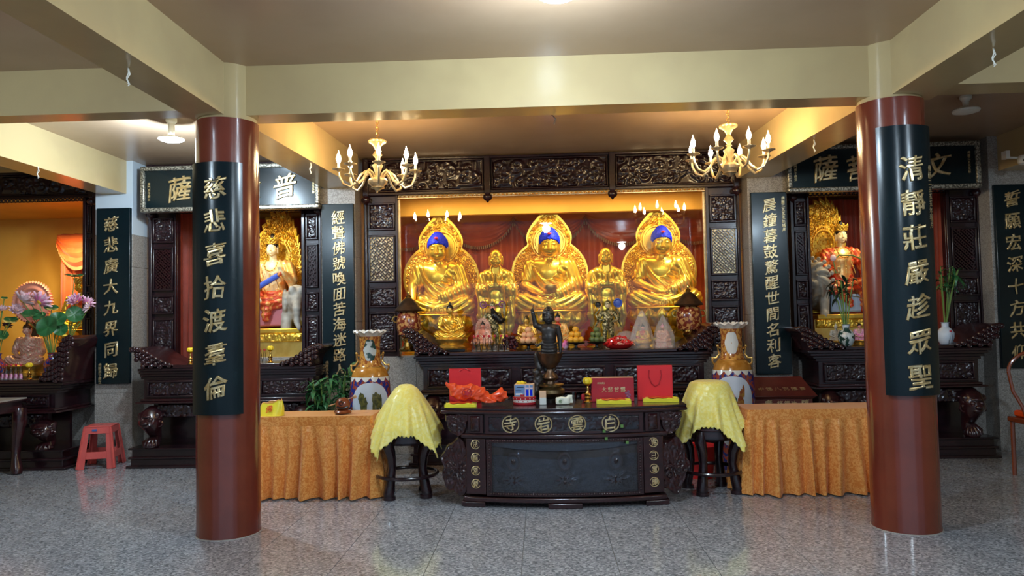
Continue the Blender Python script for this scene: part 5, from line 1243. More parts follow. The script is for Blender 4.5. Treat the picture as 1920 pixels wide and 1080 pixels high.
# far-left shrine: gilded statue seen in part, spiky round halo, white elephant carving
zg = z_of(150, 618, 9.1); t = thing('golden_statue', 'golden statue in a red robe half hidden by the post in the far-left shrine', 'statue', (X_(152, 620, 9.1), 9.1, zg), group=None, scale=.62)
obj('robe', SEAT_LAP[1], 'gold_bright', t); obj('body', SEAT_LAP[0], 'gold_bright', t); add_head(t, (0, -.02, .885), .95, 'gold_bright', 'gold_leaf', 'crown'); obj('red_cape', G().lathe([(.20, .62), (.30, .45), (.34, .2), (.38, .0)], c=(0, .08, 0), n=30, cap=False), 'robe_red', t); lotus(t, 'gold_bright', n=12, zb=min(-.36, (1.101-zg)/.62))
hx = at(62, 600, Y=9.2); t = thing('sunburst_halo', 'brown sunburst disc standing behind the pink lotus flowers', 'ornament', (hx.x, 9.2, 1.10))
H0 = z_of(62, 558, 9.2)+.0-1.10
obj('disc', plate(lambda a: .20*(1+.10*abs((a*22/pi) % 1*2-1)), .02, .015, lambda X, Z: .5+.5*np.cos(np.hypot(X, Z)*90), 220, 20), 'skin_pink', t, (0, 0, H0-.06), scale=1.25); obj('stand', G().b2(-.05, .05, 0, .04, 0, H0-.1), 'bronze_brown', t)
# ------------------------------------------------------------------ offerings on the wide altar
ZA = 1.206
def onA(u, v=650, Y=8.2): return X_(u, v, Y)
def mini(label, u, vt, vb, Y, z, skin, hair, body, robe, style, base='lotus', basem='gold_leaf', halo=None, group='small figurines on the wide altar', name='figurine', variant=0):
    hgt = z_of(u, vt, Y)-z; base_h = .22*hgt; s = (hgt-base_h)/1.13
    t = thing(name, label, 'figurine', (onA(u, vb, Y), Y, z+base_h), group=group, scale=s); b, r = (SEAT_LAP, SEAT_TOUCH)[variant]
    obj('body', b, body, t); obj('robe', r, robe, t); add_head(t, (0, -.02, .885), .95, skin, hair, style); bh = base_h/s
    if base == 'lotus': obj('lotus_seat', G().lathe([(.42, -bh), (.44, -bh*.85), (.34, -bh*.6), (.44, -bh*.25), (.47, -.02), (.40, .02)], n=60, fn=lambda r_, z_, a, i: (r_*(1+.05*abs(cos(9*a+i))), z_)), basem, t)
    else: obj('seat_block', G().b2(-.5, .5, -.35, .3, -bh, -bh*.45).b2(-.45, .45, -.32, .28, -bh*.45, .0), basem, t, bevel=.02)
    if halo: obj('halo', HALO if halo[1] == 'o' else FLAME, halo[0], t, (0, .24, .52), scale=(.9, 1, .92))
    return t, s
t, s = mini('gold seated figurine with black hair on a dark block, front left', 845, 566, 655, 8.22, ZA+.028, 'gold_leaf', 'hair_black', 'gold_relief', 'gold_relief', 'hair')
o = obj('display_block', G().b2(-.17, .17, -.11, .11, 0, .027), 'black', None, (onA(845, 655, 8.22), 8.22, ZA), bevel=.003); tag(o, 'black display block under the gold figurine', 'block')
mini('small pale figurine with a pointed halo behind the glass bottles', 906, 601, 655, 8.36, ZA, 'skin_pink', 'hair_black', 'skin_pink', 'pearl_pink', 'hair', halo=('pearl_pink', 'f'))
mini('small greenish gold Buddha figurine behind the stack of peaches', 988, 589, 655, 8.40, ZA, 'gold_leaf', 'bronze_old', 'gold_leaf', 'gold_leaf', 'curls')
mini('red robed black-haired figurine right of the dark standing figure', 1047, 585, 655, 8.36, ZA, 'skin_pink', 'hair_black', 'robe_red', 'robe_cream', 'hair')
f1 = mini('red and gold figurine on a lotus under a clear plastic bag', 1206, 606, 650, 8.20, ZA, 'skin_pink', 'hair_black', 'robe_red', 'gold_relief', 'hair')
f2 = mini('pearly white figurine with a pink crown under a clear plastic bag', 1243, 606, 650, 8.20, ZA, 'pearl_pink', 'petal_pink', 'pearl_pink', 'pearl_pink', 'hair', base='block', basem='pearl_pink')
for lab, u, vt, r in (('tall peaked clear plastic bag over the red and gold figurine', 1205, 583, .125), ('crumpled clear plastic bag over the pearly figurine', 1244, 592, .115)):
    h = z_of(u, vt, 8.2)-ZA; R = random.Random(u); ph = [R.uniform(0, 6) for _ in range(3)]
    def bg(uu, v): th = 2*pi*uu; rr = r*(1-v**2.2*.93)*(1+.10*sin(3*th+ph[0]+2*v)+.07*sin(7*th+ph[1]-3*v)); return (rr*cos(th), rr*sin(th), h*v*(1+.02*sin(5*th)))
    o = obj('plastic_bag', G().grid(bg, 40, 14, True), 'bag_milky', None, (onA(u, 640, 8.2), 8.2, ZA+.001), sharp=25); tag(o, lab, 'bag', 'clear plastic bags over figurines')
# glass bottles with red caps
def bottle(x, y, z, s=1, label='', m='bottle_glass', group='small clear bottles on the wide altar', liquid=None):
    t = thing('glass_bottle', label, 'bottle', (x, y, z), group=group, scale=s)
    obj('glass', G().lathe([(.020, 0), (.027, .006), (.026, .045), (.017, .075), (.022, .10), (.016, .13), (.011, .155), (.011, .165)], n=18), m, t)
    obj('base_disc', G().lathe([(.024, .001), (.028, .004), (.024, .008)], n=18), 'porcelain_white', t)
    if liquid: obj('liquid', G().lathe([(.018, .008), (.024, .014), (.022, .045), (.014, .07)], n=16), liquid, t)
    obj('cap', G().lathe([(.013, .163), (.014, .185), (.012, .19)], n=14), 'tin_red', t); return t
us = [886, 894, 905, 915, 925, 937, 948]
zt_ = (z_of(915, 628, 8.08)-ZA)/.19
ordn = ['leftmost', 'second from the left', 'third from the left', 'middle one', 'third from the right', 'second from the right', 'rightmost']
bt = None
for k, u in enumerate(us):
    lab = 'small red-capped clear bottle, %s of seven on the wide altar' % ordn[k]; y = 8.10+(.05 if k == 1 else 0)
    bt = bottle(onA(u+3, 650, y), y, ZA, zt_, lab) if bt is None else dup(bt, (onA(u+3, 650, y), y, ZA), label=lab)
# stacks of fruit on stands
def fruit_stack(u, v0, Y, m, nm, lab, r, group, standlab):
    x = onA(u, v0, Y); t = thing('fruit_stand', standlab, 'stand', (x, Y, ZA), group='black footed fruit stands'); obj('dish', G().lathe([(.02, .055), (.09, .062), (.105, .075), (.10, .078), (.05, .068)], n=28), 'black', t); obj('stem', G().lathe([(.05, 0), (.045, .01), (.018, .02), (.016, .045), (.03, .058)], n=20), 'black', t)
    fm = mesh_of(G().lathe([(.12*r, -.95*r), (.5*r, -.86*r), (.86*r, -.5*r), (r, 0), (.87*r, .48*r), (.5*r, .82*r), (.14*r, .9*r), (.02*r, .84*r)], n=16)); z = ZA+.073; pos = []
    for k in range(6): a = k*pi/3+.52; pos.append((.062*cos(a)*r/.037, .062*sin(a)*r/.037, z+r, 'bottom row'))
    for k in range(3): a = k*2*pi/3-pi/2+.3; pos.append((.040*cos(a)*r/.037, .040*sin(a)*r/.037, z+r*2.55, 'middle row'))
    pos.append((0, 0, z+r*4.05, 'top'))
    for k, (dx, dy, zz, row) in enumerate(pos):
        o = obj(nm, fm, m, None, (x+dx, Y+dy, zz)); 
        side = ('hidden at the back' if dy > .012 else ('left' if dx < -.012 else 'right' if dx > .012 else 'centre front')); r2 = {'bottom row': 'bottom layer', 'middle row': 'middle layer', 'top': ''}[row]
        tag(o, lab+' on top of its stack' if row == 'top' else lab+' '+('' if 'hid' in side else 'at the ')+side+' of the '+r2+' of its stack', 'fruit', group)
fruit_stack(991, 652, 8.16, 'peach', 'peach', 'pink peach', .037, 'stacked peaches', 'black footed stand under the peaches')
fruit_stack(1080, 650, 8.18, 'orange_fruit', 'orange', 'yellow-orange orange', .036, 'stacked oranges', 'black footed stand under the oranges')
fruit_stack(1119, 650, 8.22, 'green_fruit', 'green_fruit', 'dark green fruit', .034, 'stacked green fruit', 'black footed stand under the green fruit')
# grapes
gx = onA(955, 645, 8.26); t = thing('grape_bunch', 'bunch of dark purple grapes right of the bottles', 'fruit', (gx, 8.27, ZA)); R = random.Random(5); gm = mesh_of(G().ball((0, 0, 0), .0175, 10, 7))
obj('stem', G().tube([(0, 0, .02), (.0, .01, .10), (.02, .01, .17)], .004, 5), 'wood_brown', t)
for k in range(62):
    a = R.uniform(0, 6.28); zz = R.uniform(.018, .15); rr = (.10-.5*max(0, zz-.06))*sqrt(R.random()); obj('grape', gm, 'grape', t, (rr*cos(a), rr*sin(a)*.7, zz))
# candy dish and the dome
cxx = onA(1160, 645, 8.16); t = thing('candy_dish', 'shallow red dish heaped with red wrapped candies', 'dish', (cxx, 8.17, ZA)); obj('dish', G().lathe([(.09, 0), (.12, .008), (.165, .045), (.17, .05), (.16, .048), (.11, .016)], n=40), 'candy_red', t)
cm = mesh_of(G().tube([(-.028, 0, 0), (-.016, 0, 0), (-.014, 0, 0), (.014, 0, 0), (.016, 0, 0), (.028, 0, 0)], [.011, .003, .012, .012, .003, .011], 7))
for k in range(130):
    a = R.uniform(0, 6.28); rr = .15*sqrt(R.random()); zz = .03+.105*(1-(rr/.17)**2)*R.uniform(.6, 1)
    obj('candy', cm, 'candy_red' if k % 9 else 'pearl_pink', t, (rr*cos(a), rr*sin(a), zz), (R.uniform(-.5, .5), R.uniform(-.5, .5), R.uniform(0, 3.1)))
o = obj('plastic_cover', G().lathe([(.135, 0), (.14, .10), (.125, .16), (.085, .20), (.03, .218), (.002, .22)], n=32, cap=False), 'bag_milky', None, (onA(1174, 640, 8.46), 8.46, ZA), scale=.86); tag(o, 'clear domed plastic cover behind the candy dish', 'cover')
o = obj('melon', G().ball((0, 0, .045), (.045, .045, .045), 16, 12), 'orange_fruit', None, (onA(1182, 628, 8.55)+.0, 8.45, ZA+.0)); o.location = (onA(1187, 640, 8.33)+.02, 8.40, ZA); tag(o, 'round yellow fruit beside the clear domed cover', 'fruit')
# lidded lacquer urns
def urn(label, u, vt, Y):
    h = z_of(u, vt, Y)-ZA; s = h/.62; t = thing('lidded_urn', label, 'urn', (onA(u, 640, Y), Y, ZA), group='tall lidded lacquer urns', scale=s)
    obj('foot', G().lathe([(.10, 0), (.105, .02), (.06, .05), (.05, .09), (.075, .12), (.06, .14)], n=32), 'brass', t); obj('body', G().lathe([(.06, .14), (.11, .17), (.125, .24), (.125, .32), (.11, .38), (.085, .40)], n=32, fn=lambda r, z, a, i: (r*(1+.02*cos(8*a)), z)), 'urn_lacquer', t)
    obj('lid', G().lathe([(.085, .40), (.14, .41), (.145, .42), (.10, .47), (.06, .52), (.03, .545)], n=32), 'bronze_brown', t); obj('finial', G().lathe([(.02, .54), (.03, .56), (.012, .58), (.016, .60), (.002, .625)], n=16), 'brass', t)
    for sx in (-1, 1): obj('handle', G().torus((sx*.135, 0, .33), .03, .008, 20, 6, 'y'), 'brass', t)
urn('lidded lacquer urn left of the left golden Buddha', 767, 545, 8.45); urn('lidded lacquer urn right of the right golden Buddha', 1293, 533, 8.45)
# little door guardians
def f_guard(X, Y, Z):
    d = None; A = np.abs(X)
    d = chain(A, Y, Z, [(.05, 0, .42), (.09, -.02, .22), (.10, 0, .05)], [.07, .055, .045], .02); d = sm(d, chain(A, Y, Z, [(.10, -.0, .04), (.11, -.09, .025)], [.04, .03]), .02)
    d = sm(d, ell(X, Y, Z, (0, 0, .62), (.125, .10, .17)), .04); d = sm(d, cap(A, Y, Z, (.04, 0, .73), (.15, 0, .73), .065), .04); d = sm(d, chain(X, Y, Z, [(-.17, 0, .72), (-.24, -.05, .58), (-.12, -.13, .55)], [.055, .045, .03]), .02)
    d = sm(d, chain(X, Y, Z, [(.17, 0, .72), (.23, -.05, .57), (.10, -.13, .52)], [.055, .045, .03]), .02); d = sm(d, cap(X, Y, Z, (0, 0, .75), (0, 0, .84), .04), .02)
    d = sm(d, ell(X, Y, Z, (0, 0, .44), (.15, .11, .10)), .04); d = np.minimum(d, sm(d, np.abs(np.hypot(X, Y+.0)-.12-.08*(.55-Z))-.012+9*(Z > .5)+9*(Z < .22), .02)) if False else d
    return d-.007*np.cos(X*75)*np.cos(Z*75)*(Z > .18)
GU = nets(f_guard, (-.34, -.22, -.02), (.34, .18, .90), .010)
def guardian(label, u, vt, Y, kind):
    h = z_of(u, vt, Y)-ZA-.06; s = h/1.12; t = thing('guardian_figurine', label, 'figurine', (onA(u, 640, Y), Y, ZA+.06), group='armoured guardian figurines', scale=s); obj('armoured_body', GU, 'guardian_green', t)
    obj('rock_base', G().lathe([(.26, -.06/s), (.24, -.02), (.20, .0), (.12, .02)], n=20, fn=lambda r, z, a, i: (r*(1+.1*sin(5*a+i)), z)), 'bronze_brown', t); add_head(t, (0, -.02, .93), .62, 'skin_pink' if kind == 'beard' else 'skin_cream', 'guardian_green', 'helmet', .05)
    if kind == 'beard':
        obj('black_beard', nets(lambda X, Y, Z: chain(X, Y, Z, [(0, -.09, .86), (.06, -.16, .72), (.20, -.18, .60), (.30, -.16, .62)], [.05, .085, .085, .03], .03)+.004*np.sin(X*120+Z*60), (-.1, -.3, .45), (.4, 0, .95), .012), 'black', t)
        for sx in (-1, 1): obj('winged_disc', G().torus((sx*.24, .02, 1.0+.0*sx), .075, .022, 28, 8, 'y').ball((sx*.24, .02, 1.0), (.035, .012, .035)).tube([(sx*.07, 0, .98), (sx*.16, .01, 1.0)], .015, 6), 'halo_purple', t)
        obj('glaive', G().tube([(.30, -.10, 0), (.28, -.08, .75)], .014, 8).add([(.26, -.09, .75), (.31, -.09, .75), (.33, -.08, .95), (.27, -.08, 1.08), (.26, -.07, .75), (.31, -.07, .75), (.33, -.07, .95), (.27, -.07, 1.08)], [(0, 1, 2, 3), (7, 6, 5, 4), (0, 4, 5, 1), (1, 5, 6, 2), (2, 6, 7, 3), (3, 7, 4, 0)]), 'bronze_old', t)
    else:
        obj('round_banner', G().torus((.26, .02, .98), .10, .016, 28, 8, 'y').lathe([(.001, -.01), (.10, -.008), (.10, .008), (.001, .01)], c=(0, 0, 0), n=4) if False else G().torus((.26, .02, .98), .10, .018, 28, 8, 'y').ball((.26, .03, .98), (.09, .012, .09)), 'blue_scroll', t)
        obj('round_banner', G().torus((-.24, .02, .95), .06, .016, 24, 8, 'y').ball((-.24, .03, .95), (.05, .01, .05)), 'guardian_dark', t)
        obj('ribbon', G().tube([(-.20, 0, .85), (-.30, .02, .70), (-.24, -.04, .55), (-.32, 0, .38), (-.26, 0, .25)], [.02, .025, .02, .02, .008], 8).tube([(.20, 0, .85), (.30, .02, .70), (.26, -.04, .52), (.34, 0, .36)], [.02, .025, .02, .008], 8), 'guardian_green', t)
        obj('staff', G().tube([(0, -.16, .02), (0, -.16, .60)], [.014, .022], 8), 'bronze_old', t)
guardian('armoured guardian figurine with a long black beard and purple discs', 925, 562, 8.50, 'beard'); guardian('armoured guardian figurine with blue round banners between middle and right Buddha', 1141, 558, 8.55, 'banner')
# stacked dish of pink fruit beside the red figurine
o = obj('dragon_fruit', G().ball((0, 0, .05), (.042, .042, .05), 12, 9), 'petal_pink', None, (onA(1058, 640, 8.26)+.01, 8.26, ZA)); tag(o, 'pink fruit beside the red robed figurine', 'fruit')

# ------------------------------------------------------------------ things on the bowed offering table
ZT = .8155
def onT(u, v):
    p = at(u, v, Z=ZT)
    y = min(6.62, max(6.2, 6.17+(760-v)*.0225)); return X_(u, v, y), y
# bathing Buddha: dark child figure in a bronze goblet
gx_, gy_ = X_(1032, 740, 6.54), 6.54
t = thing('bronze_goblet_stand', 'tall bronze goblet on a round censer base holding the dark child figure', 'censer', (gx_, gy_, ZT))
zr = z_of(1032, 662, 6.5)-ZT; 
obj('footed_base', G().lathe([(.05, 0), (.06, .03), (.05, .045)], n=28), 'bronze_dark', t)
obj('censer_bowl', G().lathe([(.05, .042), (.105, .055), (.13, .085), (.125, .115), (.095, .128), (.09, .135), (.115, .145), (.12, .16), (.09, .165)], n=36), 'bronze_old', t)
obj('stem', G().lathe([(.045, .16), (.04, .185), (.05, .195), (.075, .215), (.068, .235), (.04, .26), (.035, .29), (.045, .30)], n=32), 'bronze_brown', t)
k_ = zr-.30
obj('goblet', G().lathe([(.045, .30), (.07, .30+.2*k_), (.095, .30+.5*k_), (.115, .30+.92*k_), (.125, .30+.97*k_), (.127, .30+k_), (.115, .30+.985*k_), (.10, .30+.8*k_)], n=40), 'bronze_brown', t)
obj('mythical_beast', nets(lambda X, Y, Z: sm(sm(ell(X, Y, Z, (-.10, .0, .20), (.045, .05, .06)), ell(X, Y, Z, (-.12, -.03, .265), (.035, .038, .035)), .03), chain(X, Y, Z, [(-.11, -.02, .20), (-.13, -.04, .10), (-.12, -.03, .05)], [.035, .028, .022]), .02)-.003*np.cos(X*140)*np.cos(Z*140), (-.2, -.12, .0), (.0, .10, .33), .007), 'bronze_dark', t)
obj('mythical_beast', nets(lambda X, Y, Z: sm(ell(X, Y, Z, (-.11, .02, .40), (.03, .04, .05)), chain(X, Y, Z, [(-.11, .02, .36), (-.09, .0, .30)], [.03, .03]), .02), (-.2, -.1, .24), (.0, .10, .48), .008), 'bronze_dark', t)
def f_child(X, Y, Z):
    d = chain(np.abs(X), Y, Z, [(.06, 0, .02), (.065, 0, .25), (.055, 0, .42)], [.05, .055, .075], .02); d = sm(d, chain(X, Y, Z, [(0, 0, .45), (0, -.01, .60), (0, 0, .74)], [.118, .118, .122], .05), .04)
    d = sm(d, cap(X, Y, Z, (-.12, 0, .78), (.12, 0, .78), .062), .06); d = sm(d, cap(X, Y, Z, (0, 0, .78), (0, 0, .90), .048), .03)
    d = sm(d, ell(np.abs(X), Y, Z, (.06, -.070, .72), (.06, .03, .045)), .06)
    d = sm(d, chain(X, Y, Z, [(-.15, 0, .79), (-.235, -.03, .83), (-.285, -.05, 1.06)], [.058, .048, .034], .02), .03)
    d = sm(d, chain(X, Y, Z, [(.16, 0, .78), (.205, .01, .58), (.205, -.03, .38)], [.055, .045, .032], .02), .02)
    # raised hand: folded fingers, pointing finger, thumb
    d = sm(d, ell(X, Y, Z, (-.288, -.055, 1.10), (.030, .024, .034)), .01); d = sm(d, cap(X, Y, Z, (-.280, -.06, 1.12), (-.272, -.065, 1.205), .010, .008), .004)
    for k in range(3): d = sm(d, cap(X, Y, Z, (-.298-.012*k, -.072, 1.125-.006*k), (-.298-.012*k, -.088, 1.10-.004*k), .010, .009), .003)
    d = sm(d, cap(X, Y, Z, (-.262, -.07, 1.095), (-.285, -.09, 1.10), .009, .008), .004)
    d = sm(d, ell(X, Y, Z, (.205, -.035, .345), (.024, .032, .035)), .01)
    for k in range(4): d = sm(d, cap(X, Y, Z, (.205, -.012-.016*k, .33), (.208, -.010-.018*k, .27), .009, .007), .003)
    sk = np.maximum(np.hypot(X/.150, Y/.12)-1, np.abs(Z-.36)-.13)*.12; sk = sk+.0035*np.sin(np.hypot(X, Z-.85)*110); d = sm(d, sk, .02)
    d = sm(d, chain(X, Y, Z, [(-.13, -.06, .50), (-.22, -.04, .46), (-.26, -.02, .49)], [.03, .022, .01]), .02)
    return d
CHILD = nets(f_child, (-.36, -.2, -.03), (.28, .18, 1.23), .009)
hh = z_of(1032, 571, 6.5)-ZT-zr; t2_ = thing('child_buddha', 'dark bronze child figure pointing one finger up in the goblet', 'figurine', (gx_-.003, gy_, ZT+zr-.155), group=None, scale=(hh+.155)/1.20)
obj('body', CHILD, 'bronze_dark', t2_); h = add_head(t2_, (0, -.01, .985), .98, 'bronze_dark', 'bronze_dark', 'curls', .05)
# gift bags
def gift_bag(label, u0, u1, vt, vb, rz, cords):
    x0, y0 = onT((u0+u1)/2, vb); y0 = 6.60; x0 = X_((u0+u1)/2, vb, y0); w = X_(u1, vb, y0)-X_(u0, vb, y0); h = z_of((u0+u1)/2, vt, y0)-ZT; t = thing('gift_bag', label, 'bag', (x0, y0+.04, ZT+.001), rz=rz, group='red paper gift bags')
    g = G(); th = .045
    for (a, b, c, d) in ((-w/2, w/2, -th, -th+.003), (-w/2, w/2, th-.003, th), (-w/2, -w/2+.003, -th, th), (w/2-.003, w/2, -th, th)): g.b2(a, b, c, d, 0, h)
    g.b2(-w/2, w/2, -th, th, 0, .004); obj('paper_sides', g, 'red_paper', t)
    if cords: obj('cord_handle', G().tube([(-.05, -th-.004, h*.88), (-.055, -th-.006, h*.70), (-.03, -th-.008, h*.48), (0, -th-.006, h*.40), (.03, -th-.008, h*.46), (.055, -th-.006, h*.70), (.05, -th-.004, h*.88)], .005, 8), 'tin_red', t)
    else: obj('cord_handle', G().tube([(-.05, -th-.003, h*.93), (-.03, -th-.006, h*.97), (0, -th-.002, h*1.02), (.03, -th-.006, h*.97), (.05, -th-.003, h*.93)], .004, 8), 'tin_red', t)
    return t
gift_bag('plain red paper gift bag behind the orange plastic bag', 842, 902, 692, 745, radians(4), False); gift_bag('red paper gift bag with hanging cord handles beside the red box', 1197, 1262, 686, 742, radians(-4), True)
# padded trays / cushions
def pad(label, u0, u1, v, rz, dz=0):
    x, y = onT((u0+u1)/2, v); w = X_(u1, v, y)-X_(u0, v, y); t = thing('padded_mat', label, 'cushion', (x, y+.07, ZT+.001), rz=rz, group='yellow edged satin mats')
    def f(u, v_): a = (u-.5)*w; b = (v_-.5)*.15; e = max(abs(u-.5), abs(v_-.5))*2; return (a, b, .028-.012*e**6+.004*sin(u*19)+.004*sin(v_*11+u*7))
    obj('edge', G().grid(lambda u, v_: ((u-.5)*w*1.04, (v_-.5)*.16, .0), 2, 2).grid(lambda u, v_: (.52*w*(1+.02*sin(9*v_*0+u*40))*max(-1, min(1, 1.4142*cos(2*pi*u))), .08*max(-1, min(1, 1.4142*sin(2*pi*u))), .026*v_+.003*sin(u*50)*v_), 48, 3, True), 'yellow_satin', t)
    obj('top', G().grid(f, 20, 10), 'yellow_satin', t); obj('red_centre', G().grid(lambda u, v_: ((u-.5)*w*.72, (v_-.5)*.10, .0325+.004*sin(u*15+2)+.003*sin(v_*9)), 12, 6), 'red_satin', t)
pad('yellow edged satin mat under the orange plastic bag', 834, 891, 756, radians(2)); pad('yellow edged satin mat with red centre in front of the red box', 1121, 1183, 752, radians(-3)); pad('yellow edged satin mat with red centre before the corded gift bag', 1209, 1273, 748, radians(-6))
# orange plastic bag, crumpled
bx_, by_ = onT(878, 752); 
def f_obag(X, Y, Z):
    d = ell(X, Y, Z, (-.02, .0, .075), (.14, .06, .065)); d = sm(d, chain(X, Y, Z, [(-.12, 0, .11), (-.17, 0, .135)], [.03, .025]), .03); d = sm(d, chain(X, Y, Z, [(.08, 0, .05), (.15, 0, .03), (.24, 0, .045)], [.05, .03, .055]), .04); d = sm(d, chain(X, Y, Z, [(.10, 0, .04), (.15, -.05, .01), (.175, -.08, .0)], [.035, .03, .03]), .03)
    n = 1-2*np.abs(np.sin(X*26+Z*30+1.5*np.sin(Z*30)))+.8*(1-2*np.abs(np.sin(X*45-Z*48+Y*30)))+.5*(1-2*np.abs(np.sin(X*20-Z*75))); return np.maximum(d-.0055*n, -Z+.001)
t = thing('orange_bag', 'crumpled orange plastic bag with a round emblem on the table', 'bag', (bx_+.01, by_+.04, ZT+.030), scale=1.12); obj('film', nets(f_obag, (-.24, -.16, -.02), (.34, .1, .2), .0055), 'orange_bag', t, sharp=60) if False else None
o = obj('film', nets(f_obag, (-.24, -.16, -.02), (.34, .1, .2), .0055), 'orange_bag', t)
o = obj('printed_emblem', G().torus((0, 0, 0), .036, .0022, 36, 5, 'y').torus((0, 0, 0), .031, .0012, 30, 4, 'y'), 'tin_red', t, (-.015, -.068, .075), (radians(-10), 0, 0)); obj('emblem_flower', plate(lambda a: .020*(1+.3*cos(5*a)), .001, .0, lambda X, Z: X*0, 50, 2), 'tin_red', o)
# tin and printed box with a yellow tassel bow
x, y = onT(983, 751); t = thing('round_tin', 'low red round tin with a white band of hearts', 'tin', (x, y+.075, ZT+.001)); obj('body', G().lathe([(.098, 0), (.10, .004), (.10, .026)], n=40), 'tin_red', t); obj('white_band', G().lathe([(.1005, .020), (.1005, .042)], n=40, cap=False), 'porcelain_white', t); obj('lid', G().lathe([(.101, .040), (.102, .062), (.098, .066)], n=40), 'tin_red', t)
hm = mk(*(lambda g: (g.v, g.f))(G().poly([(0, -.006), (.005, 0), (.003, .004), (0, .002), (-.003, .004), (-.005, 0)], -.001, .001)))
for k in range(26):
    a = -pi/2+(k-12.5)*.20; 
    if abs(a+pi/2) < 1.6: obj('heart', hm, 'white_letter' if k % 2 else 'tin_red', t, (.1012*cos(a), .1012*sin(a), .052 if k % 2 else .031), (0, 0, a+pi/2))
t = thing('printed_box', 'small box printed with a blue building picture on the red tin', 'box', (x+.003, y+.075, ZT+.0675), rz=radians(-6)); w_ = .165
obj('carton', G().b2(-w_/2, w_/2, -.06, .06, 0, .105), 'paper_peach', t, bevel=.002); obj('front_print', G().b2(-w_/2+.004, w_/2-.004, -.0612, -.06, .004, .10), 'blue_print', t)
for k, (a, b, c, d, m) in enumerate(((-.07, -.01, .015, .03, 'white_letter'), (-.07, -.02, .05, .056, 'black'), (-.06, .0, .078, .084, 'black'), (.01, .016, .0, .10, 'petal_white'), (.045, .05, .0, .10, 'petal_white'), (.01, .078, .07, .078, 'petal_white'), (-.03, .005, .004, .02, 'tin_red'), (.022, .04, .01, .06, 'hair_blue'), (.055, .073, .01, .06, 'hair_blue'))): obj('print_patch', G().b2(a, b, -.0622, -.0612, c, d), m, t)
obj('tassel_bow', nets(lambda X, Y, Z: ell(X, Y, Z, (0, 0, .008), (.045, .025, .016))-.005*np.sin(X*160)*np.cos(Y*130), (-.06, -.04, -.005), (.06, .04, .035), .005), 'oil_yellow', t, (-.03, 0, .106))
# small items
x, y = onT(1018, 752); t = thing('marble_block', 'small square pale stone block with an orange top edge', 'box', (x, y+.03, ZT+.001)); obj('lower_block', G().b2(-.029, .029, -.025, .025, 0, .060), 'porcelain_white', t, bevel=.002); obj('upper_block', G().b2(-.029, .029, -.025, .025, .060, .115), 'paper_peach', t, bevel=.003)
x, y = onT(1057, 753); t = thing('tissue_packet', 'white tissue packet with a round mark and crimped end', 'packet', (x, y+.03, ZT+.001), rz=radians(4))
obj('pack', nets(lambda X, Y, Z: sm(bx(X, Y, Z, (-.01, 0, .032), (.058, .022, .032), .014), bx(X, Y, Z, (.055, 0, .045), (.022, .006, .035), .004), .02)-.0025*np.sin(X*90)*np.sin(Z*80), (-.09, -.04, -.004), (.09, .04, .09), .0045), 'paper_white', t); obj('round_mark', G().torus((-.03, -.0245, .03), .012, .002, 20, 5, 'y').ball((-.03, -.0235, .03), (.006, .002, .006), 8, 5), 'leaf_pale', t)
x, y = onT(1075, 740); t = thing('glass_cup', 'clear glass cup behind the tissue packet', 'cup', (x, 6.62, ZT+.001)); obj('glass', G().lathe([(.002, 0), (.028, 0), (.033, .075), (.031, .075), (.026, .006), (.002, .006)], n=28, cap=False), 'bottle_glass', t)
def candle_lamp(label, x, y, z, s=1, group='brass lotus oil lamps'):
    t = thing('lotus_lamp', label, 'lamp', (x, y, z), group=group, scale=s); obj('base', G().lathe([(.035, 0), (.036, .008), (.018, .02), (.024, .032), (.028, .04), (.020, .052), (.028, .062), (.030, .07), (.014, .085), (.010, .11), (.014, .125), (.008, .14), (.030, .155)], n=28), 'brass', t)
    obj('amber_cup', G().lathe([(.012, .15), (.036, .165), (.041, .185), (.036, .205), (.022, .215)], n=36, fn=lambda r, z_, a, i: (r*(1+.08*cos(9*a)*(i > 0)), z_)), 'oil_yellow', t); obj('wick', G().tube([(0, 0, .21), (0, 0, .235)], .0015, 5), 'black', t); return t
x, y = onT(1103, 748); lampo = candle_lamp('brass lotus oil lamp left of the red box on the bowed table', x, y+.05, ZT+.001, 1.0)
x2, y2 = onT(1093, 744); o = obj('red_candle', G().lathe([(.003, 0), (.006, .012), (.016, .018), (.017, .055), (.012, .065), (.003, .068), (.001, .075)], n=18), 'tin_red', None, (x2+.002, y2+.02, ZT+.001)); tag(o, 'short red candle beside the brass lotus lamp', 'candle')
x, y = onT(1150, 742); t = thing('product_box', 'red cardboard box with four large gold characters', 'box', (X_(1149, 740, 6.52), 6.52, ZT+.001), rz=radians(-2)); w_ = X_(1189, 740, 6.5)-X_(1109, 740, 6.5); h_ = z_of(1149, 709, 6.5)-ZT
obj('carton', G().b2(-w_/2, w_/2, 0, .11, 0, h_), 'red_box', t, bevel=.003); obj('top_edge', G().b2(-w_/2+.001, w_/2-.001, .001, .109, h_, h_+.001), 'paper_peach', t)
for k, ch in enumerate('大悲甘露'): obj('character', glyph(ch, .048, .1, .018), 'gold_letter', t, (-.075+.055*k, -.0005, .105))
for k, ch in enumerate('慈壽禮品'): obj('character', glyph(ch, .018, .1, .012), 'gold_letter', t, (-.125+.017*k, -.0005, .16))
for a, b in ((.125, .07), (.145, .085), (.155, .055), (.135, .045), (.15, .03), (.14, .07)): obj('printed_berry', G().ball((a-.01, .001, b), (.013, .003, .013), 12, 8), 'petal_pink' if False else 'halo_purple', t)
obj('printed_blossom', plate(lambda a: .022*(1+.15*cos(6*a)), .0008, 0, lambda X, Z: X*0, 40, 2), 'tin_red', t, (-.10, 0, .105))

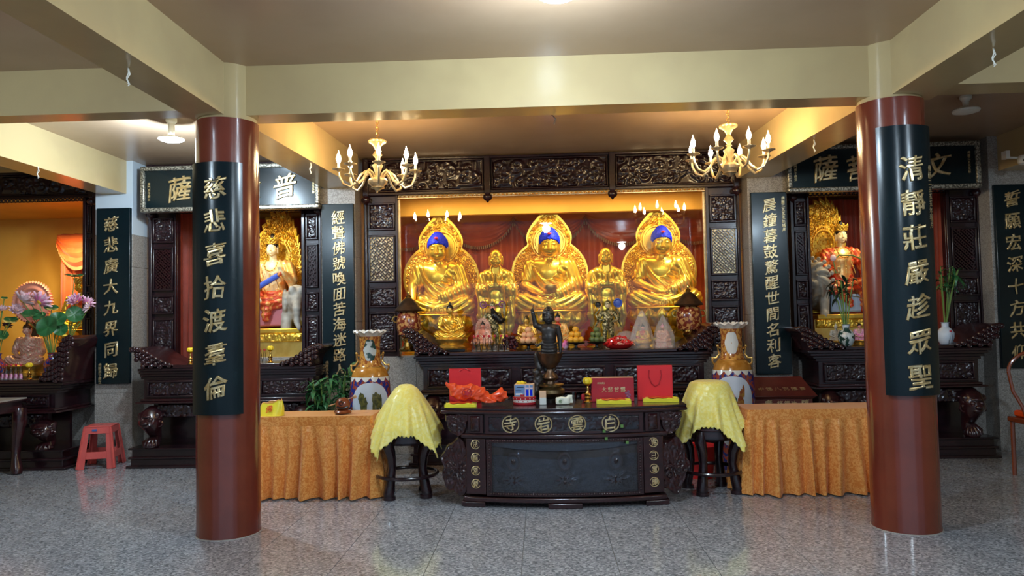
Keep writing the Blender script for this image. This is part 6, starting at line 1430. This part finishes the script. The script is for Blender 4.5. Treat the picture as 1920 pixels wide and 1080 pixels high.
# ------------------------------------------------------------------ side altar items
Z2 = 1.121
x = X_(486, 660, 8.15)
for k, (u, lab) in enumerate(((488, 'small clear bottle with a red cap nearest the left red column'), (496, 'small clear bottle with a red cap, second from the left red column'), (356, 'small clear bottle with a red cap left of the left red column') if False else (480, 'small clear bottle with a red cap half hidden by the left red column'))):
    bottle(X_(u, 660, 8.15), 8.15, Z2, .8, lab, group='small bottles on the scroll statue altar')
candle_lamp('brass lotus oil lamp just right of the left column', X_(507, 655, 8.2), 8.2, Z2, .85); candle_lamp('brass lotus oil lamp at the left edge of the left column', X_(357, 660, 8.1), 8.1, Z2, .85)
R = random.Random(9)
def lotus_flower(parent, p, s, m='petal_pink', rot=0, tilt=.3):
    o = obj('blossom', G().ball((0, 0, .012), (.022, .022, .014), 10, 7), 'flower_yellow', parent, p, (tilt, 0, rot), scale=s)
    pm_ = LP_
    for ring_, (n, a, L) in enumerate(((7, 1.05, .8), (9, .65, 1.0), (9, .25, 1.05))):
        for k in range(n): obj('petal', pm_, m if ring_ < 2 or True else 'petal_white', o, (0, 0, 0), (0, -a, 2*pi*k/n+ring_*.3), scale=L)
    return o
LP_ = mk(*(lambda g: (g.v, g.f))(G().grid(lambda u, v: (.085*u, (v-.5)*.042*sin(pi*min(1, u*.96+.04)**.8), .012*u*u+.010*(2*(v-.5))**2), 7, 4)))
PAD_ = mk(*(lambda g: (g.v, g.f))(G().grid(lambda u, v: (.095*v*cos(2*pi*u), .095*v*sin(2*pi*u), .022*v*v+.006*v*sin(10*pi*u)), 30, 5, True)))
Z3 = .986
def bouquet(label, u, flowers, pads, seed, Yb=8.15):
    x = X_(u, 680, Yb); v = thing('blue_vase', label[0], 'vase', (x, Yb, Z3), group='cobalt vases on the far-left altar'); obj('body', G().lathe([(.05, 0), (.055, .01), (.09, .10), (.085, .17), (.045, .23), (.04, .27), (.055, .29)], n=28), 'vase_cobalt', v); obj('neck_ring', G().torus((0, 0, .25), .043, .005, 24, 6), 'gold_paint', v)
    t = thing('lotus_bouquet', label[1], 'flowers', (x, Yb, Z3+.24), group='artificial lotus bouquets')
    for (fu, fv, s, m, dy, til) in flowers:
        p = at(fu, fv, Y=Yb+dy); q = (p.x-x, dy, p.z-Z3-.24); st = obj('stem', G().tube([(0, 0, -.08), (q[0]*.25, q[1]*.25, q[2]*.45), (q[0]*.95, q[1], q[2])], .005, 6), 'stem_green', t); lotus_flower(st, q, s, m, R.uniform(0, 6), til)
    for (fu, fv, s, dy, rx, ry) in pads:
        p = at(fu, fv, Y=Yb+dy); q = (p.x-x, dy, p.z-Z3-.24); st = obj('stem', G().tube([(0, 0, -.08), (q[0]*.4, q[1]*.4, q[2]*.5), q], .005, 6), 'stem_green', t); obj('lotus_leaf', PAD_, 'leaf_green', st, q, (rx, ry, 0), scale=s)
bouquet(('cobalt vase under the big pink lotus bouquet', 'big bouquet of pink lotus flowers and round green leaves'), 98, [(72, 568, 1.55, 'petal_pink', -.05, .9), (40, 566, 1.5, 'petal_white', .02, .7), (30, 583, 1.1, 'petal_white', .05, .9), (50, 560, 1.0, 'petal_pink', .1, .3)],
        [(90, 613, 1.25, -.12, 1.25, 0), (58, 590, .95, -.04, .5, .2), (108, 600, 1.0, -.02, .9, .5), (96, 579, .8, .03, .35, .3), (114, 618, .8, -.02, 1.1, .8), (75, 594, .7, -.06, .7, .1)], 1)
bouquet(('cobalt vase under the smaller lotus bouquet by the post', 'smaller lotus bouquet with a tall leaf beside the screen post'), 126, [(143, 566, 1.25, 'petal_pink', 0, .8), (162, 570, 1.1, 'petal_pink', .02, .9), (168, 578, .9, 'petal_white', 0, 1.2)], [(140, 519, 1.1, 0, .12, .1), (140, 590, 1.0, -.03, .9, 1.1), (136, 596, .6, .02, .6, 1.1)], 2, 8.32)
bouquet(('cobalt vase with dull leaves at the left edge', 'dull brownish leaves and small blossoms at the left edge'), -6, [(4, 582, .8, 'petal_white', 0, .5), (12, 612, .7, 'grape', 0, .8)], [(20, 602, .8, 0, .4, .3), (2, 630, .8, -.02, .6, .5), (8, 560, .4, 0, .3, .3)], 3)
for k, u in enumerate((3, 10, 19, 28, 37)):
    lab = 'small bottle of pink liquid, %s on the far-left altar' % ['leftmost', 'second from the left', 'middle one', 'second from the right', 'rightmost'][k]; bottle(X_(u+2, 680, 8.05), 8.05, Z3, .92, lab, group='bottles of pink liquid on the far-left altar', liquid='petal_pink')
candle_lamp('brass lotus oil lamp right of the pink liquid bottles', X_(55, 680, 8.05), 8.05, Z3, .85)
o = obj('green_cup', G().lathe([(.035, 0), (.055, .10), (.050, .10), (.03, .01)], n=28), 'leaf_pale', None, (X_(95, 640, 8.36), 8.36, Z3)); o = tag(o, 'pale green cup beside the far-left altar end', 'cup')
t, s = mini('pale carved figurine between the lotus flowers on the far-left altar', 52, 600, 690, 8.42, Z3, 'pearl_pink', 'bronze_brown', 'pearl_pink', 'pearl_pink', 'hair', group='small figurines on the side altars')
Z4 = 1.191
mini('small grey figurine left of the dark blue vase', 1568, 606, 640, 8.30, Z4, 'stone_white', 'stone_white', 'stone_white', 'stone_white', 'hair', group='small figurines on the side altars'); mini('small pink figurine right of the dark blue vase', 1612, 604, 640, 8.30, Z4, 'skin_pink', 'hair_black', 'pearl_pink', 'petal_pink', 'hair', group='small figurines on the side altars')
candle_lamp('small brass lamp beside the pink figurine near the right column', X_(1626, 636, 8.15), 8.15, Z4, .6)
bottle(X_(1783, 634, 8.12), 8.12, Z4, .8, 'small clear bottle beside the floral vase', group='single bottles')
